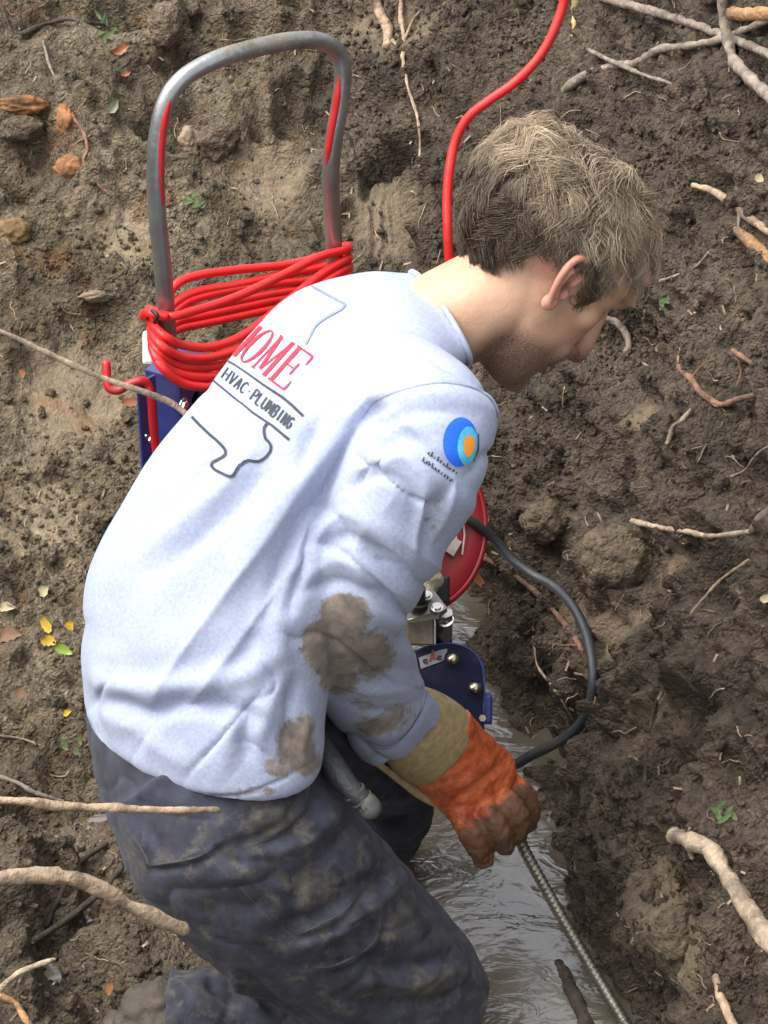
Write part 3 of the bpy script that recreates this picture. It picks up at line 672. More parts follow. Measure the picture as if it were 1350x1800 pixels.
# --- blue post under the handle
bx = unit(P(372, 622, 3.44) - P(290, 664, 3.36)); bx[2] = 0; bx = unit(bx); by = np.cross(VZ, bx)
pc = P(312, 640, 3.405)
post = pc - VZ * .20
hole_c = []
# post as four walls so that the round holes are real
hw, hd, hh = .031, .022, .20
def plate(c, ex, ey, n_, holes, th):
    """rectangle with round holes, given thickness along n_"""
    bm = bmesh.new(); c = np.asarray(c)
    outer = [c - ex - ey, c + ex - ey, c + ex + ey, c - ex + ey]
    vs = [bm.verts.new(v) for v in outer]; edges = [bm.edges.new((vs[i], vs[(i + 1) % 4])) for i in range(4)]
    for (u, w, r) in holes:
        hv = [bm.verts.new(c + ex * u + ey * w + r * (math.cos(a) * unit(ex) + math.sin(a) * unit(ey))) for a in np.linspace(0, 2 * math.pi, 20, endpoint=False)]
        edges += [bm.edges.new((hv[i], hv[(i + 1) % 20])) for i in range(20)]
    r_ = bmesh.ops.triangle_fill(bm, edges=edges, use_beauty=True, use_dissolve=False)
    fs = [g for g in r_['geom'] if isinstance(g, bmesh.types.BMFace)]
    ex_ = bmesh.ops.extrude_face_region(bm, geom=fs); nv = [g for g in ex_['geom'] if isinstance(g, bmesh.types.BMVert)]
    bmesh.ops.translate(bm, vec=Vector(np.asarray(n_) * th), verts=nv); bmesh.ops.recalc_face_normals(bm, faces=bm.faces)
    bm.verts.index_update(); v = [tuple(x.co) for x in bm.verts]; f = [[x.index for x in q_.verts] for q_ in bm.faces]; bm.free(); return v, f
frontn = -by if (-by) @ FW < 0 else by
frame_o = add('frame_post', *join([plate(post + frontn * hd, bx * hw, VZ * hh, -frontn, [(.05, .80, .0085), (.02, .38, .011)], .003),
    boxv(post - frontn * hd, bx * hw, VZ * hh, frontn * .0015), boxv(post - bx * (hw - .0015), frontn * (hd - .002), VZ * hh, bx * .0015),
    boxv(post + bx * (hw - .0015), frontn * (hd - .002), VZ * hh, bx * .0015), boxv(pc + VZ * .0015, bx * (hw + .001), frontn * (hd + .001), VZ * .0017)]), M_BLUE, mach, smooth=False)
bolt(mach, P(322, 712, 3.36), frontn, .006)
side = P(262, 770, 3.40); add('side_plate', *boxv(side - VZ * .06, unit(bx + frontn * .3) * .013, VZ * .14, np.cross(unit(bx + frontn * .3), VZ) * .002), M_BLUE, mach, smooth=False, bevel=.001)
for (x, y) in ((253, 728), (257, 766)): bolt(mach, P(x, y, 3.392), frontn, .0035, .002, washer=False, hexed=False)
for (x, y) in ((264, 772),): bolt(mach, P(x, y, 3.388), frontn, .0042, .002, washer=False)
add('white_cap', *boxv(P(262, 612, 3.46), RT * .007, UP * .02, FW * .012), M_WHITEP, mach, smooth=False, bevel=.004)
# cross bar between the posts and far post
far_post = P(600, 560, 3.56)
add('cross_bar', *boxv((pc + far_post) / 2 - VZ * .055, (far_post - pc) / 2, VZ * .02, np.cross(unit(far_post - pc), VZ) * .012), M_NAVY, mach, smooth=False, bevel=.002)
add('frame_post', *boxv(far_post - VZ * .18, bx * .022, VZ * .18, by * .02), M_BLUE, mach, smooth=False, bevel=.003)
# red hook bracket
hk = [(187, 640, 3.335), (188, 662, 3.335), (192, 682, 3.335), (208, 686, 3.335), (226, 676, 3.335), (246, 670, 3.335), (260, 676, 3.34), (266, 700, 3.345), (270, 750, 3.365), (276, 800, 3.385)]
add('hook', *round_tube(catmull([P(*p) for p in hk], 6), 8.0 * 3.34 / FPX, 12), M_REDP_REFL, mach)
# --- drum with its red face towards the lower right
dc = P(706, 912, 3.44); dn = unit(.50 * RT - .74 * FW - .05 * UP + .25 * VZ); DR = .112
dx, dy, dz = frame(dn)
def disc_lathe(c, prof_, segs=48):
    a = np.linspace(0, 2 * np.pi, segs, endpoint=False)
    return ring_mesh([np.asarray(c) + dz * h + r * (np.cos(a)[:, None] * dx + np.sin(a)[:, None] * dy) for r, h in prof_])
drum = add('drum', *disc_lathe(dc, [(.02, -.13), (DR * .9, -.13), (DR * 1.0, -.12), (DR, -.105), (DR * .985, -.06), (DR, -.012), (DR * .99, 0), (DR * .95, .006), (DR * .80, .007), (DR * .76, .004), (DR * .4, .006), (.03, .03), (.001, .031)]), M_DRED, mach, auto=True)
add('drum_rim', *tube(np.array([dc + dz * .003 + DR * .985 * (math.cos(a) * dx + math.sin(a) * dy) for a in np.linspace(0, 2 * math.pi, 64, endpoint=False)]), .004, 8, closed=True), M_DRED, drum)
def on_drum(px, py, lift=.009):
    r_ = np.array(ray(px, py)); t_ = ((dc + dz * lift - CAM) @ dz) / (r_ @ dz); return CAM + r_ * t_
def drum_poly(pts, name):
    v = [on_drum(*p, .0085) for p in pts]; v2 = [on_drum(*p, .0095) for p in pts]; k = len(v)
    add(name, v + v2, [list(range(k, 2 * k))] + [[i, (i + 1) % k, k + (i + 1) % k, k + i] for i in range(k)], M_PRINTW, drum, smooth=False)
drum_poly([(782, 944), (787, 934), (800, 922), (804, 948), (812, 952), (797, 978), (780, 966), (787, 962)], 'arrow_decal')
drum_poly([(812, 905), (815, 903), (818, 940), (814, 975), (811, 974), (815, 940)], 'line_decal')
# --- feed head: steel plates, bolts, black knob, beige rag
fh = np.array(P(742, 1062, 3.36))
tp_ = [(700, 1040), (757, 1030), (786, 1068), (772, 1080), (720, 1088), (700, 1078)]
v = [P(x, y, 3.36 + (y - 1060) * -.00018) for x, y in tp_]; v2 = [q_ - VZ * .006 for q_ in v]; k = len(v)
add('feed_plate', v + v2, [list(range(k)), list(range(k, 2 * k))[::-1]] + [[i, k + i, k + (i + 1) % k, (i + 1) % k] for i in range(k)], M_STEEL, mach, smooth=False)
for (x, y) in ((749, 1047), (768, 1068)): bolt(mach, P(x, y, 3.352), VZ * .9 - FW * .3, .0052, .0035, M_WHITEP if 0 else M_STEEL, washer=True, hexed=False)
add('feed_knob', *join([cyl(P(736, 1066, 3.355), VZ, .0135 * .8, .006, 20), cyl(P(736, 1064, 3.355), VZ, .0078, .024, 18)]), M_BLACK, mach, auto=True)
add('feed_lever', *round_tube(catmull([P(734, 1048, 3.355), P(733, 1030, 3.35), P(724, 1008, 3.345), P(716, 992, 3.345)], 6), .0028, 8), M_BLACK, mach)
add('feed_block', *boxv(P(738, 1106, 3.385), RT * .016, UP * .0175, FW * .02), mat('muddy_steel', (.2, .17, .12), .4, metal=.6, var=.5, vscale=40, grime=.5), mach, smooth=False, bevel=.002)
add('feed_post', *cyl(P(780, 1146, 3.40), VZ, .0105, .056, 6), M_STEEL, mach, smooth=False)
bolt(mach, P(781, 1088, 3.37), VZ * .8 - FW * .6, .0075, .004, M_STEEL)
add('feed_bar', *boxv(P(738, 1086, 3.355), unit(P(760, 1078, 3.355) - P(710, 1094, 3.355)) * .017, VZ * .002, FW * .003), M_BRASS, mach, smooth=False)
rg = np.vstack([ellipsoid((0, 0, 0), (.016, .014, .02), nu=36, nv=24)[0]]); rf_ = ellipsoid((0, 0, 0), (.016, .014, .02), nu=36, nv=24)[1]
rg = rg * (1 + 1.0 * fbm(rg * 110, 3, 4)[:, None]); Rr = np.stack([unit(RT + UP), FW, unit(UP - RT)], 1)
add('tan_cover', np.array([r_ for r_ in rg]) @ np.stack([unit(RT * .5 - UP * .5), FW, unit(RT * .6 + UP * .8)]) + P(752, 1018, 3.375), rf_, mat('beige_fabric', (.52, .46, .33), .85, var=.3, vscale=70, bump=.002, bscale=200), mach)
add('bracket', *boxv(P(772, 1036, 3.40), RT * .012, UP * .016, FW * .012), M_BLACK, mach, smooth=False, bevel=.003)
# --- navy guard plate with domed bolts
gn_ = unit(-.86 * FW + .22 * RT + .10 * UP); 
def on_pl(px, py, c0, lift=0):
    r_ = np.array(ray(px, py)); t_ = ((c0 + gn_ * lift - CAM) @ gn_) / (r_ @ gn_); return CAM + r_ * t_
g0 = P(800, 1200, 3.38)
gpx = [(690, 1178), (712, 1158), (735, 1143), (760, 1135), (786, 1131), (812, 1135), (834, 1148), (846, 1166), (851, 1190), (851, 1230), (850, 1262), (846, 1290), (800, 1310), (700, 1310)]
gpt = catmull(np.array(gpx, float), 4); v = [on_pl(x, y, g0) for x, y in gpt]; v2 = [on_pl(x, y, g0) - gn_ * .02 for x, y in gpt]; k = len(v)
guard = add('guard_plate', v + v2, [list(range(k)), list(range(k, 2 * k))[::-1]] + [[i, (i + 1) % k, k + (i + 1) % k, k + i] for i in range(k)], M_NAVY, mach, smooth=False)
edge = np.array([on_pl(x, y, g0, .0005) for x, y in gpt[:40]]); add('guard_edge', *tube(edge, .0012, 8), M_BLUE, guard)
for (x, y) in ((796, 1158), (835, 1209)):
    b_ = add('dome_bolt', *ellipsoid(on_pl(x, y, g0, .002), (.0078, .0078, .0065), nu=16, nv=10), M_BRASS, guard)
    add('washer', *cyl(on_pl(x, y, g0, .0), gn_, .0105, .0016, 20), M_NAVY, b_, smooth=False)
st = [(736, 1156), (772, 1143), (786, 1140), (786, 1152), (778, 1162), (750, 1172), (740, 1176)]
v = [on_pl(x, y, g0, .0012) for x, y in st]; sticker = add('sticker', v, [list(range(len(v)))], M_STICK, guard, smooth=False)
rs = [(754, 1164), (757, 1152), (759, 1142), (763, 1142), (763, 1152), (769, 1160), (762, 1158)]
add('red_mark', [on_pl(x, y, g0, .002) for x, y in rs], [list(range(len(rs)))], mat('red_brown_print', (.3, .06, .04), .6), sticker, smooth=False)
M_INK = mat('dark_ink', (.03, .03, .035), .7)
for (x, y) in ((748, 1162), (773, 1156)):
    add('ink_mark', *tube(np.array([on_pl(x + 4 * math.cos(a), y + 3 * math.sin(a), g0, .0022) for a in np.linspace(.6, 5.6, 10)]), .0008, 5), M_INK, sticker)
foot = add('foot_bracket', *boxv(P(848, 1246, 3.40), RT * .011, UP * .017, FW * .012), M_BLUE, mach, smooth=False, bevel=.003)
bolt(foot, P(848, 1262, 3.384), -FW, .0045, .003, M_BRASS, washer=False)
add('base_frame', *boxv(P(760, 1300, 3.50), RT * .06, UP * .03, FW * .03), M_NAVY, mach, smooth=False, bevel=.004)
for (x, y, d) in ((330, 980, 3.52), (640, 860, 3.75)):
    w = add('wheel', *cyl(P(x, y, d), bx, .06, .035, 28), M_BLACK, mach, auto=True, bevel=.004); add('hub', *cyl(P(x, y, d) - bx * .002, bx, .025, .039, 16), M_STEEL, w, smooth=False)

# --- red cord wound round the handle
cord_pts = []
FR = 3.30
def cp(x, y, d): cord_pts.append(P(x, y, d))
loops = [  # (left y, front control points..., right y, back control points...)
    dict(ly=540, front=[(300, 556), (350, 544), (420, 520), (500, 482), (560, 452)], ry=434, back=[(560, 452), (500, 466), (420, 474), (350, 484), (310, 500)]),
    dict(ly=556, front=[(286, 588), (320, 606), (370, 610), (430, 588), (500, 534), (560, 486)], ry=452, back=[(560, 470), (490, 484), (420, 500), (350, 512), (314, 528)]),
    dict(ly=572, front=[(282, 606), (318, 626), (372, 628), (440, 604), (510, 552), (565, 502)], ry=468, back=[(550, 490), (490, 498), (420, 508), (360, 520), (320, 536)]),
    dict(ly=586, front=[(278, 618), (316, 642), (376, 644), (446, 622), (520, 566), (570, 516)], ry=480, back=[(550, 505), (480, 516), (410, 530), (350, 542), (316, 552)]),
    dict(ly=596, front=[(276, 630), (312, 656), (376, 662), (450, 640), (520, 590), (574, 530)], ry=492, back=[(550, 515), (470, 530), (400, 545), (350, 556), (310, 566)]),
    dict(ly=606, front=[(282, 642), (322, 674), (384, 680), (450, 664), (520, 610), (574, 545)], ry=504, back=[(550, 530), (470, 545), (400, 560), (350, 570), (310, 580)]),
]
for k, lp in enumerate(loops):
    cp(262 + 1.5 * k, lp['ly'] + 4, 3.352 - .004 * k)
    for j, (x, y) in enumerate(lp['front']):
        u = (x - 275) / 330; cp(x, y, 3.312 + u * .135 - .004 * (k % 3))
    cp(606, lp['ry'] + 6, 3.455); cp(613, lp['ry'] + 2, 3.478); cp(606, lp['ry'] - 1, 3.50)
    for j, (x, y) in enumerate(lp['back']):
        u = (x - 275) / 330; cp(x, y, 3.375 + u * .13)
    cp(283, lp['ly'] + 2 if k < 5 else lp['ly'], 3.378)
cpath = catmull(np.array(cord_pts), 7)
cc = thing('coiled_cord', P(440, 560, 3.36), 'bright red power cord wound round the steel machine handle', 'cord')
add('cord', *round_tube(cpath, 8.2 * 3.36 / FPX, 10), M_CORD, cc)
kn = catmull([P(252, 556, 3.34), P(258, 549, 3.325), P(270, 552, 3.315), P(290, 556, 3.315)], 5); add('cord_end', *round_tube(kn, 8.5 * 3.33 / FPX, 10), M_CORD, cc)
add('twist_tie', *round_tube(catmull([P(268, 546, 3.305), P(276, 554, 3.300), P(272, 566, 3.305)], 4), 4 * 3.3 / FPX, 8), M_BLACK, cc)
# --- red cord coming down from above, behind the head
rc = [(1000, -60, 3.42), (992, 0, 3.44), (972, 58, 3.45), (945, 104, 3.46), (905, 145, 3.47), (858, 178, 3.48), (822, 208, 3.49), (800, 250, 3.50), (790, 300, 3.50), (786, 350, 3.50), (787, 410, 3.50), (790, 500, 3.52), (770, 620, 3.54), (730, 760, 3.54), (706, 830, 3.50)]
rp = catmull([P(*p) for p in rc], 7); o = add('power_cord', *round_tube(rp, 8.4 * 3.48 / FPX, 12), M_CORD); tag(o, 'red power cord hanging down the bank behind the man\'s head', 'cord')
# --- black hose looping over the bank into the puddle
hs = [(800, 900), (838, 922), (872, 952), (900, 984), (936, 1010), (972, 1030), (1004, 1062), (1026, 1102), (1038, 1146), (1043, 1196), (1034, 1246), (1010, 1284), (974, 1308), (934, 1328), (905, 1345)]
hd_ = np.array([min(gdepth(x, y) - .024, 3.6) for x, y in hs]); hd_[0] = 3.45
for _ in range(6): hd_ = np.minimum(hd_, np.convolve(np.pad(hd_, 2, mode='edge'), np.ones(5) / 5, 'valid') + .002)
hd_ = np.convolve(np.pad(hd_, 1, mode='edge'), np.ones(3) / 3, 'valid')
hpth = catmull([P(x, y, d) for (x, y), d in zip(hs, hd_)], 8); o = add('hose', *round_tube(hpth, np.linspace(8.2, 9.2, len(hpth)) * 3.5 / FPX, 12), M_HOSE)
tag(o, 'black cable looping from the red drum over the soil into the puddle', 'cable')
# --- steel drain cable from the glove to the bottom edge
sc_ = [(836, 1330, 3.28), (870, 1390, 3.27), (898, 1440, 3.262), (922, 1494, 3.255), (950, 1546, 3.24), (985, 1608, 3.215), (1020, 1668, 3.195), (1056, 1728, 3.175), (1090, 1784, 3.155), (1130, 1850, 3.13)]
sp_ = catmull([P(*p) for p in sc_], 60); seg = np.concatenate([[0], np.cumsum(np.linalg.norm(np.diff(sp_, axis=0), axis=1))])
tq = np.arange(0, seg[-1], .0011); sp_ = np.stack([np.interp(tq, seg, sp_[:, k]) for k in range(3)], 1)
ph = (tq / .0062) % 1.0; rr = .0050 + .0017 * np.sqrt(np.clip(1 - ((ph - .5) / .5) ** 2, 0, 1))
o = add('steel_cable', *tube(sp_, rr, 12), mat('greasy_spring_steel', (.22, .205, .165), .4, metal=.75, var=.35, vscale=60, grime=.45, mudcol=(.12, .10, .06)))
tag(o, 'ribbed steel drain cable running from the glove to the bottom edge', 'drain cable')

# ------------------------------------------------------------------ the man
man = thing('person', P(480, 1800, 3.12), 'man in light grey long sleeved shirt and orange glove kneeling over the steel cable', 'person')
HF = np.array([.56, -.673, -.485]); HX = np.array([.31, -.373, .875]); HZ = np.array([.77, .64, 0.0])   # head axes in camera (right, up, towards viewer)
c2w = lambda a: a[0] * RT + a[1] * UP - a[2] * FW
HB = np.stack([c2w(HX), c2w(HF), c2w(HZ)], 1)              # columns: person's right, forward, up
HO = P(948, 450, 2.95)
def hw_(p): return np.asarray(p, float) @ HB.T + HO
def hl_(p): return (np.asarray(p) - HO) @ HB
def hpart(vf): return hw_(vf[0]), vf[1]

# ---- body (head, neck, trunk, limbs) as one surface
hd = []
hd.append(hpart(ellipsoid((0, -.009, .029), (.0725, .095, .074), nu=40, nv=26)))
face = [(.075, .000, .068, .082), (.05, .012, .069, .079), (.03, .018, .0675, .0735), (.012, .021, .066, .068), (-.01, .024, .065, .067), (-.03, .028, .0615, .064), (-.05, .033, .057, .060), (-.07, .040, .050, .053), (-.088, .048, .040, .044), (-.102, .056, .027, .032), (-.110, .062, .014, .018)]
hd.append(hpart(loft([(np.array([0, cy, z]), np.array([rx, 0, 0]), np.array([0, ry, 0])) for z, cy, rx, ry in face], 3, 36, 2.15)))
def ell(c, r): hd.append(hpart(ellipsoid(c, r, nu=24, nv=16)))
ell((0, .079, .036), (.046, .017, .013)); ell((0, .070, .06), (.05, .02, .03))
for s in (-1, 1):
    ell((s * .044, .054, -.004), (.020, .020, .018)); ell((s * .031, .0700, .014), (.0135, .0115, .0105)); ell((s * .0125, .0965, -.034), (.0085, .0105, .0085))
    ell((s * .043, .006, -.05), (.011, .022, .024)); ell((s * .03, .072, -.045), (.018, .017, .02))
hd.append(hpart(round_tube(catmull([(0, .086, .028), (0, .094, .012), (0, .104, -.008), (0, .1115, -.028)], 5), np.linspace(.0075, .0112, 16), 12)))
ell((0, .109, -.031), (.0115, .0105, .0095)); ell((0, .0935, -.0545), (.021, .009, .006)); ell((0, .092, -.066), (.019, .0095, .0065)); ell((0, .0885, -.094), (.017, .013, .013))
# ears
def ear(s):
    e = []; c0 = np.array([.0690 * s, .012, -.004]); ay = np.array([.36 * s, -.92, .05]); az = np.array([.10 * s, -.20, .97]); az /= np.linalg.norm(az); ay /= np.linalg.norm(ay)
    def q_(y, z): return c0 + .88 * (ay * (y + .006) + az * z)
    n_ = -np.cross(ay, az) * s; n_ /= np.linalg.norm(n_)
    body = [q_(.002, -.027), q_(.003, -.016), q_(.007, 0), q_(.010, .014), q_(.008, .025)]
    e.append(loft([(b_ - n_ * .0008, ay * w * 1.12, n_ * .0036) for b_, w in zip(body, (.005, .009, .0125, .0125, .006))], 4, 20))
    hx_ = catmull([q_(-.004, .006), q_(-.006, .018), q_(.000, .029), q_(.012, .0325), q_(.022, .024), q_(.0235, .008), q_(.019, -.008), q_(.011, -.021), q_(.003, -.029)], 5) + n_ * .0030
    e.append(round_tube(hx_, np.concatenate([np.linspace(.003, .0044, 20), np.linspace(.0042, .0030, len(hx_) - 20)]), 10))
    e.append(round_tube(catmull([q_(.009, .021), q_(.0145, .008), q_(.012, -.008), q_(.004, -.016)], 5) + n_ * .0035, .0030, 8))
    e.append(ellipsoid(q_(.002, -.026), (.0055, .0085, .0095))); e.append(ellipsoid(q_(-.006, -.008) + n_ * .002, (.004, .005, .006)))
    return e
# neck, trunk and limbs (inside the clothes)
hd.append(limb([(690, 620, 2.965, 70), (760, 575, 2.96, 88), (820, 545, 2.955, 92), (872, 520, 2.952, 94), (925, 480, 2.95, 92)], 6, 32, 1.02))
TORSO_CORE = [(360, 1300, 2.96, 120), (380, 1160, 2.96, 120), (430, 960, 2.95, 120), (540, 760, 2.95, 115), (640, 650, 2.96, 90), (720, 590, 2.96, 70)]
hd.append(limb(TORSO_CORE, 5, 24, .9))
hd.append(limb([(660, 650, 2.92, 60), (760, 740, 2.82, 62), (690, 920, 2.88, 55), (625, 1090, 2.95, 48), (690, 1230, 3.06, 40), (760, 1310, 3.14, 36)], 5, 18))
hd.append(limb([(650, 650, 3.0, 50), (660, 680, 3.07, 52), (640, 850, 3.15, 48), (600, 980, 3.18, 44), (575, 1120, 3.24, 38), (570, 1190, 3.26, 34)], 5, 18))
hd.append(limb([(350, 1350, 2.93, 100), (420, 1460, 2.93, 110), (600, 1640, 3.03, 85), (750, 1775, 3.11, 70), (770, 1800, 3.125, 60), (600, 1808, 3.15, 52), (330, 1780, 3.2, 45), (250, 1775, 3.2, 42)], 5, 20))
hd.append(limb([(440, 1290, 3.02, 90), (560, 1300, 3.12, 75), (690, 1370, 3.27, 58), (680, 1420, 3.30, 52), (620, 1560, 3.40, 42), (600, 1640, 3.45, 38)], 5, 18))
bv, bf = remesh(hd, .0029, 7, .5)
loc = hl_(bv)
# small sculpting in head space
def bumpat(c, r, amt, d):
    global loc, bv
    w = np.exp(-(((loc - np.array(c)) / np.array(r)) ** 2).sum(1)); bv = bv + (w * amt)[:, None] * (HB @ np.array(d, float)); loc = hl_(bv)
for s in (-1, 1):
    bumpat((s * .033, .085, .017), (.016, .02, .006), -.004, (0, 1, 0)); bumpat((s * .031, .086, .021), (.018, .02, .003), -.002, (0, 1, 0))
    bumpat((s * .006, .108, -.041), (.004, .008, .004), .004, (0, -.3, 1)); bumpat((s * .022, .094, -.03), (.004, .01, .012), -.002, (0, 1, 0))
bumpat((0, .1, -.060), (.022, .02, .0022), -.003, (0, 1, 0))
M_SKIN = bpy.data.materials.new('skin'); M_SKIN.use_nodes = True
def skin_nodes(m):
    N = m.node_tree.nodes; L = m.node_tree.links; b = N['Principled BSDF']; b.inputs['Roughness'].default_value = .48; b.inputs['Specular IOR Level'].default_value = .4
    b.inputs['Subsurface Weight'].default_value = .12; b.inputs['Subsurface Radius'].default_value = (.010, .0035, .0018); b.inputs['Subsurface Scale'].default_value = 1.0
    tc = N.new('ShaderNodeTexCoord')
    def nz(s, d=4):
        t = N.new('ShaderNodeTexNoise'); t.inputs['Scale'].default_value = s; t.inputs['Detail'].default_value = d; L.new(tc.outputs['Object'], t.inputs[0]); return t.outputs['Fac']
    def rp(f, st):
        r = N.new('ShaderNodeValToRGB'); e = r.color_ramp.elements
        while len(e) < len(st): e.new(.5)
        for k, (p_, c) in enumerate(st): e[k].position = p_; e[k].color = (*c, 1)
        L.new(f, r.inputs[0]); return r.outputs[0]
    def mx(f, a, c):
        x = N.new('ShaderNodeMix'); x.data_type = 'RGBA'; L.new(f, x.inputs[0])
        for sck, val in ((6, a), (7, c)):
            if isinstance(val, tuple): x.inputs[sck].default_value = (*val, 1)
            else: L.new(val, x.inputs[sck])
        return x.outputs[2]
    def at(n): a = N.new('ShaderNodeAttribute'); a.attribute_name = n; return a.outputs['Fac']
    def mul(a, c):
        x = N.new('ShaderNodeMath'); x.operation = 'MULTIPLY'; x.use_clamp = True
        for k, val in ((0, a), (1, c)): (L.new(val, x.inputs[k]) if not isinstance(val, float) else setattr(x.inputs[k], 'default_value', val))
        return x.outputs[0]
    col = rp(nz(35), [(.3, (.52, .30, .19)), (.7, (.66, .42, .28))])
    col = mx(at('pink'), col, (.56, .20, .155))
    col = mx(mul(at('stubble'), rp(nz(900, 2), [(.36, (.5, .5, .5)), (.58, (1, 1, 1))])), col, (.11, .07, .048))
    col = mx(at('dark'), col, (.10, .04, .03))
    L.new(col, b.inputs['Base Color'])
    bp_ = N.new('ShaderNodeBump'); bp_.inputs['Distance'].default_value = .0005; L.new(nz(420, 3), bp_.inputs['Height']); L.new(bp_.outputs[0], b.inputs['Normal'])
skin_nodes(M_SKIN)
body = add('body', bv, bf, M_SKIN, man)
for s in (1, -1):
    ev_, ef_ = remesh([hpart(x) for x in ear(s)], .0013, 6, .5); eo = add('ear', ev_, ef_, M_SKIN, body); el = hl_(ev_)
    attr(eo, 'pink', np.clip(.35 + .4 * vnoise(el * 60, 3) + .3 * sstep(.0, .03, el[:, 2]), 0, 1)); attr(eo, 'stubble', np.zeros(len(el))); attr(eo, 'dark', .75 * np.exp(-(((el - np.array([s * .0745, .004, -.006])) / np.array([.02, .006, .009])) ** 2).sum(1)))  # dark tone paints in the shade of the ear hollow
lx, ly, lz = loc.T
inhead = (lz > -.16)
g = lambda c, r: np.exp(-(((loc - np.array(c)) / np.array(r)) ** 2).sum(1))
pink = np.zeros(len(loc))
for s in (-1, 1):
    pink = np.maximum(pink, .5 * g((s * .07, -.02, -.01), (.02, .025, .03)))
pink = np.maximum(pink, .8 * g((0, .112, -.032), (.018, .014, .016))); pink = np.maximum(pink, .9 * g((0, .1, -.060), (.022, .016, .009)))
for s in (-1, 1): pink = np.maximum(pink, .4 * g((s * .05, .06, -.02), (.02, .03, .025)))
jaw = sstep(.005, -.035, lz + .30 * (ly - .06) * 0) * sstep(-.012, .02, ly + .25 * (lz + .06)) * sstep(-.16, -.11, lz)
jaw = jaw * (1 - .9 * g((.05, .062, -.015), (.03, .03, .028)) - .9 * g((-.05, .062, -.015), (.03, .03, .028)))
beard = np.clip(1.25 * jaw * sstep(-.012, -.05, lz - .55 * (ly - .09)), 0, 1)
beard = np.maximum(beard * .95, .75 * g((0, .094, -.048), (.026, .012, .007)))
beard = np.maximum(beard, .5 * (g((.064, .028, -.03), (.012, .014, .03)) + g((-.064, .028, -.03), (.012, .014, .03))))
dark = np.zeros(len(loc))  # brows, eye lines, and the shade of nostrils and ear holes as colour
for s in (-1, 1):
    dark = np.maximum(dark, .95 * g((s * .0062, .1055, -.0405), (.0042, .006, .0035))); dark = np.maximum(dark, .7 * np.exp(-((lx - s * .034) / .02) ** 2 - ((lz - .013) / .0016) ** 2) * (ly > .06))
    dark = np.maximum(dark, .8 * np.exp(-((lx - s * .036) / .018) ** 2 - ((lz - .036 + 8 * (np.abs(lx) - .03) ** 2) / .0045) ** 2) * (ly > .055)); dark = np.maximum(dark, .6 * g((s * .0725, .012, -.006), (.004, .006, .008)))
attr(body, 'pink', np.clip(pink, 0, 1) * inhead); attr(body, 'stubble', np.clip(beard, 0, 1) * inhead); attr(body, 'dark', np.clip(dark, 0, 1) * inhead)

# ---- hair
C0 = np.array([0, -.010, .027]); R0 = np.array([.077, .102, .080])
azs = np.radians([0, 30, 44, 54, 62, 70, 92, 112, 130, 150, 180]); hln = np.array([.074, .072, .066, .054, -.008, .018, .030, .002, -.024, -.050, -.064])
def hairline(p): a = np.abs(np.arctan2(p[:, 0], p[:, 1] + .012)); return np.interp(a, azs, hln)
def scalp(n, r):
    u = r.normal(size=(n, 3)); u /= np.linalg.norm(u, axis=1)[:, None]; p = C0 + u * R0; return p[p[:, 2] > hairline(p)]
grav = HB.T @ np.array([0, 0, -1.0]); WH = np.array([.006, -.056, .094])
def grow(p, L, amp, ph_, wl, lift, seed, steps=8):
    path = [p]; dirn = None
    n0 = (p - C0) / R0 ** 2; n0 /= np.linalg.norm(n0, axis=1)[:, None]
    for k in range(steps):
        q_ = path[-1]; nn = (q_ - C0) / R0 ** 2; nn /= np.linalg.norm(nn, axis=1)[:, None]
        fl = p - WH; fl -= nn * (fl * nn).sum(1)[:, None]; fl /= np.linalg.norm(fl, axis=1)[:, None] + 1e-6
        gt = grav - nn * (nn @ grav)[:, None]
        lat = np.cross(nn, fl); t_ = k / steps
        d = fl + .55 * gt * (0.3 + t_) + nn * (lift[:, None] * (1 - 1.5 * t_)) + lat * (amp * np.cos(ph_ + wl * t_ * 6.28))[:, None] + nn * (amp * .5 * np.sin(ph_ * 1.7 + wl * t_ * 6.28))[:, None]
        d /= np.linalg.norm(d, axis=1)[:, None]; q2 = q_ + d * (L / steps)[:, None]
        e = (q2 - C0) / R0; rad_ = np.linalg.norm(e, axis=1); fix = np.maximum(0, 1.035 - rad_)
        q2 = q2 + nn * (fix * .08)[:, None]; path.append(q2)
    return np.stack(path, 1)
r = np.random.default_rng(11)
cl_p = scalp(420, r); nC = len(cl_p)
def params(p, r):
    top_ = sstep(.03, .10, p[:, 2]); back = sstep(-.03, -.08, p[:, 1])
    L = .036 + .052 * top_ - .018 * sstep(.02, .07, p[:, 1]) ; L = L * (1 + .18 * back + .9 * back * sstep(.02, -.035, p[:, 2]))
    return L
cl_ph = r.random(nC) * 6.28; cl_amp = 1.0 + 1.7 * r.random(nC); cl_wl = 1.0 + .9 * r.random(nC); cl_lift = .14 + .55 * r.random(nC) ** 1.5; cl_L = params(cl_p, r) * (.8 + .45 * r.random(nC))
cl_path = grow(cl_p, cl_L, cl_amp, cl_ph, cl_wl, cl_lift, 1)
sp = scalp(20000, r); own = np.array([np.argmin(((cl_p - s_) ** 2).sum(1)) for s_ in sp])
nS = len(sp); L = params(sp, r) * (.75 + .5 * r.random(nS))
own_path = grow(sp, L, cl_amp[own] + .25 * (r.random(nS) - .5), cl_ph[own] + .5 * r.normal(size=nS), cl_wl[own], cl_lift[own] + .3 * (r.random(nS) - .5), 2)
w = np.linspace(0, 1, own_path.shape[1])[None, :, None] ** .8 * (.8 * (r.random((nS, 1, 1)) ** .45))
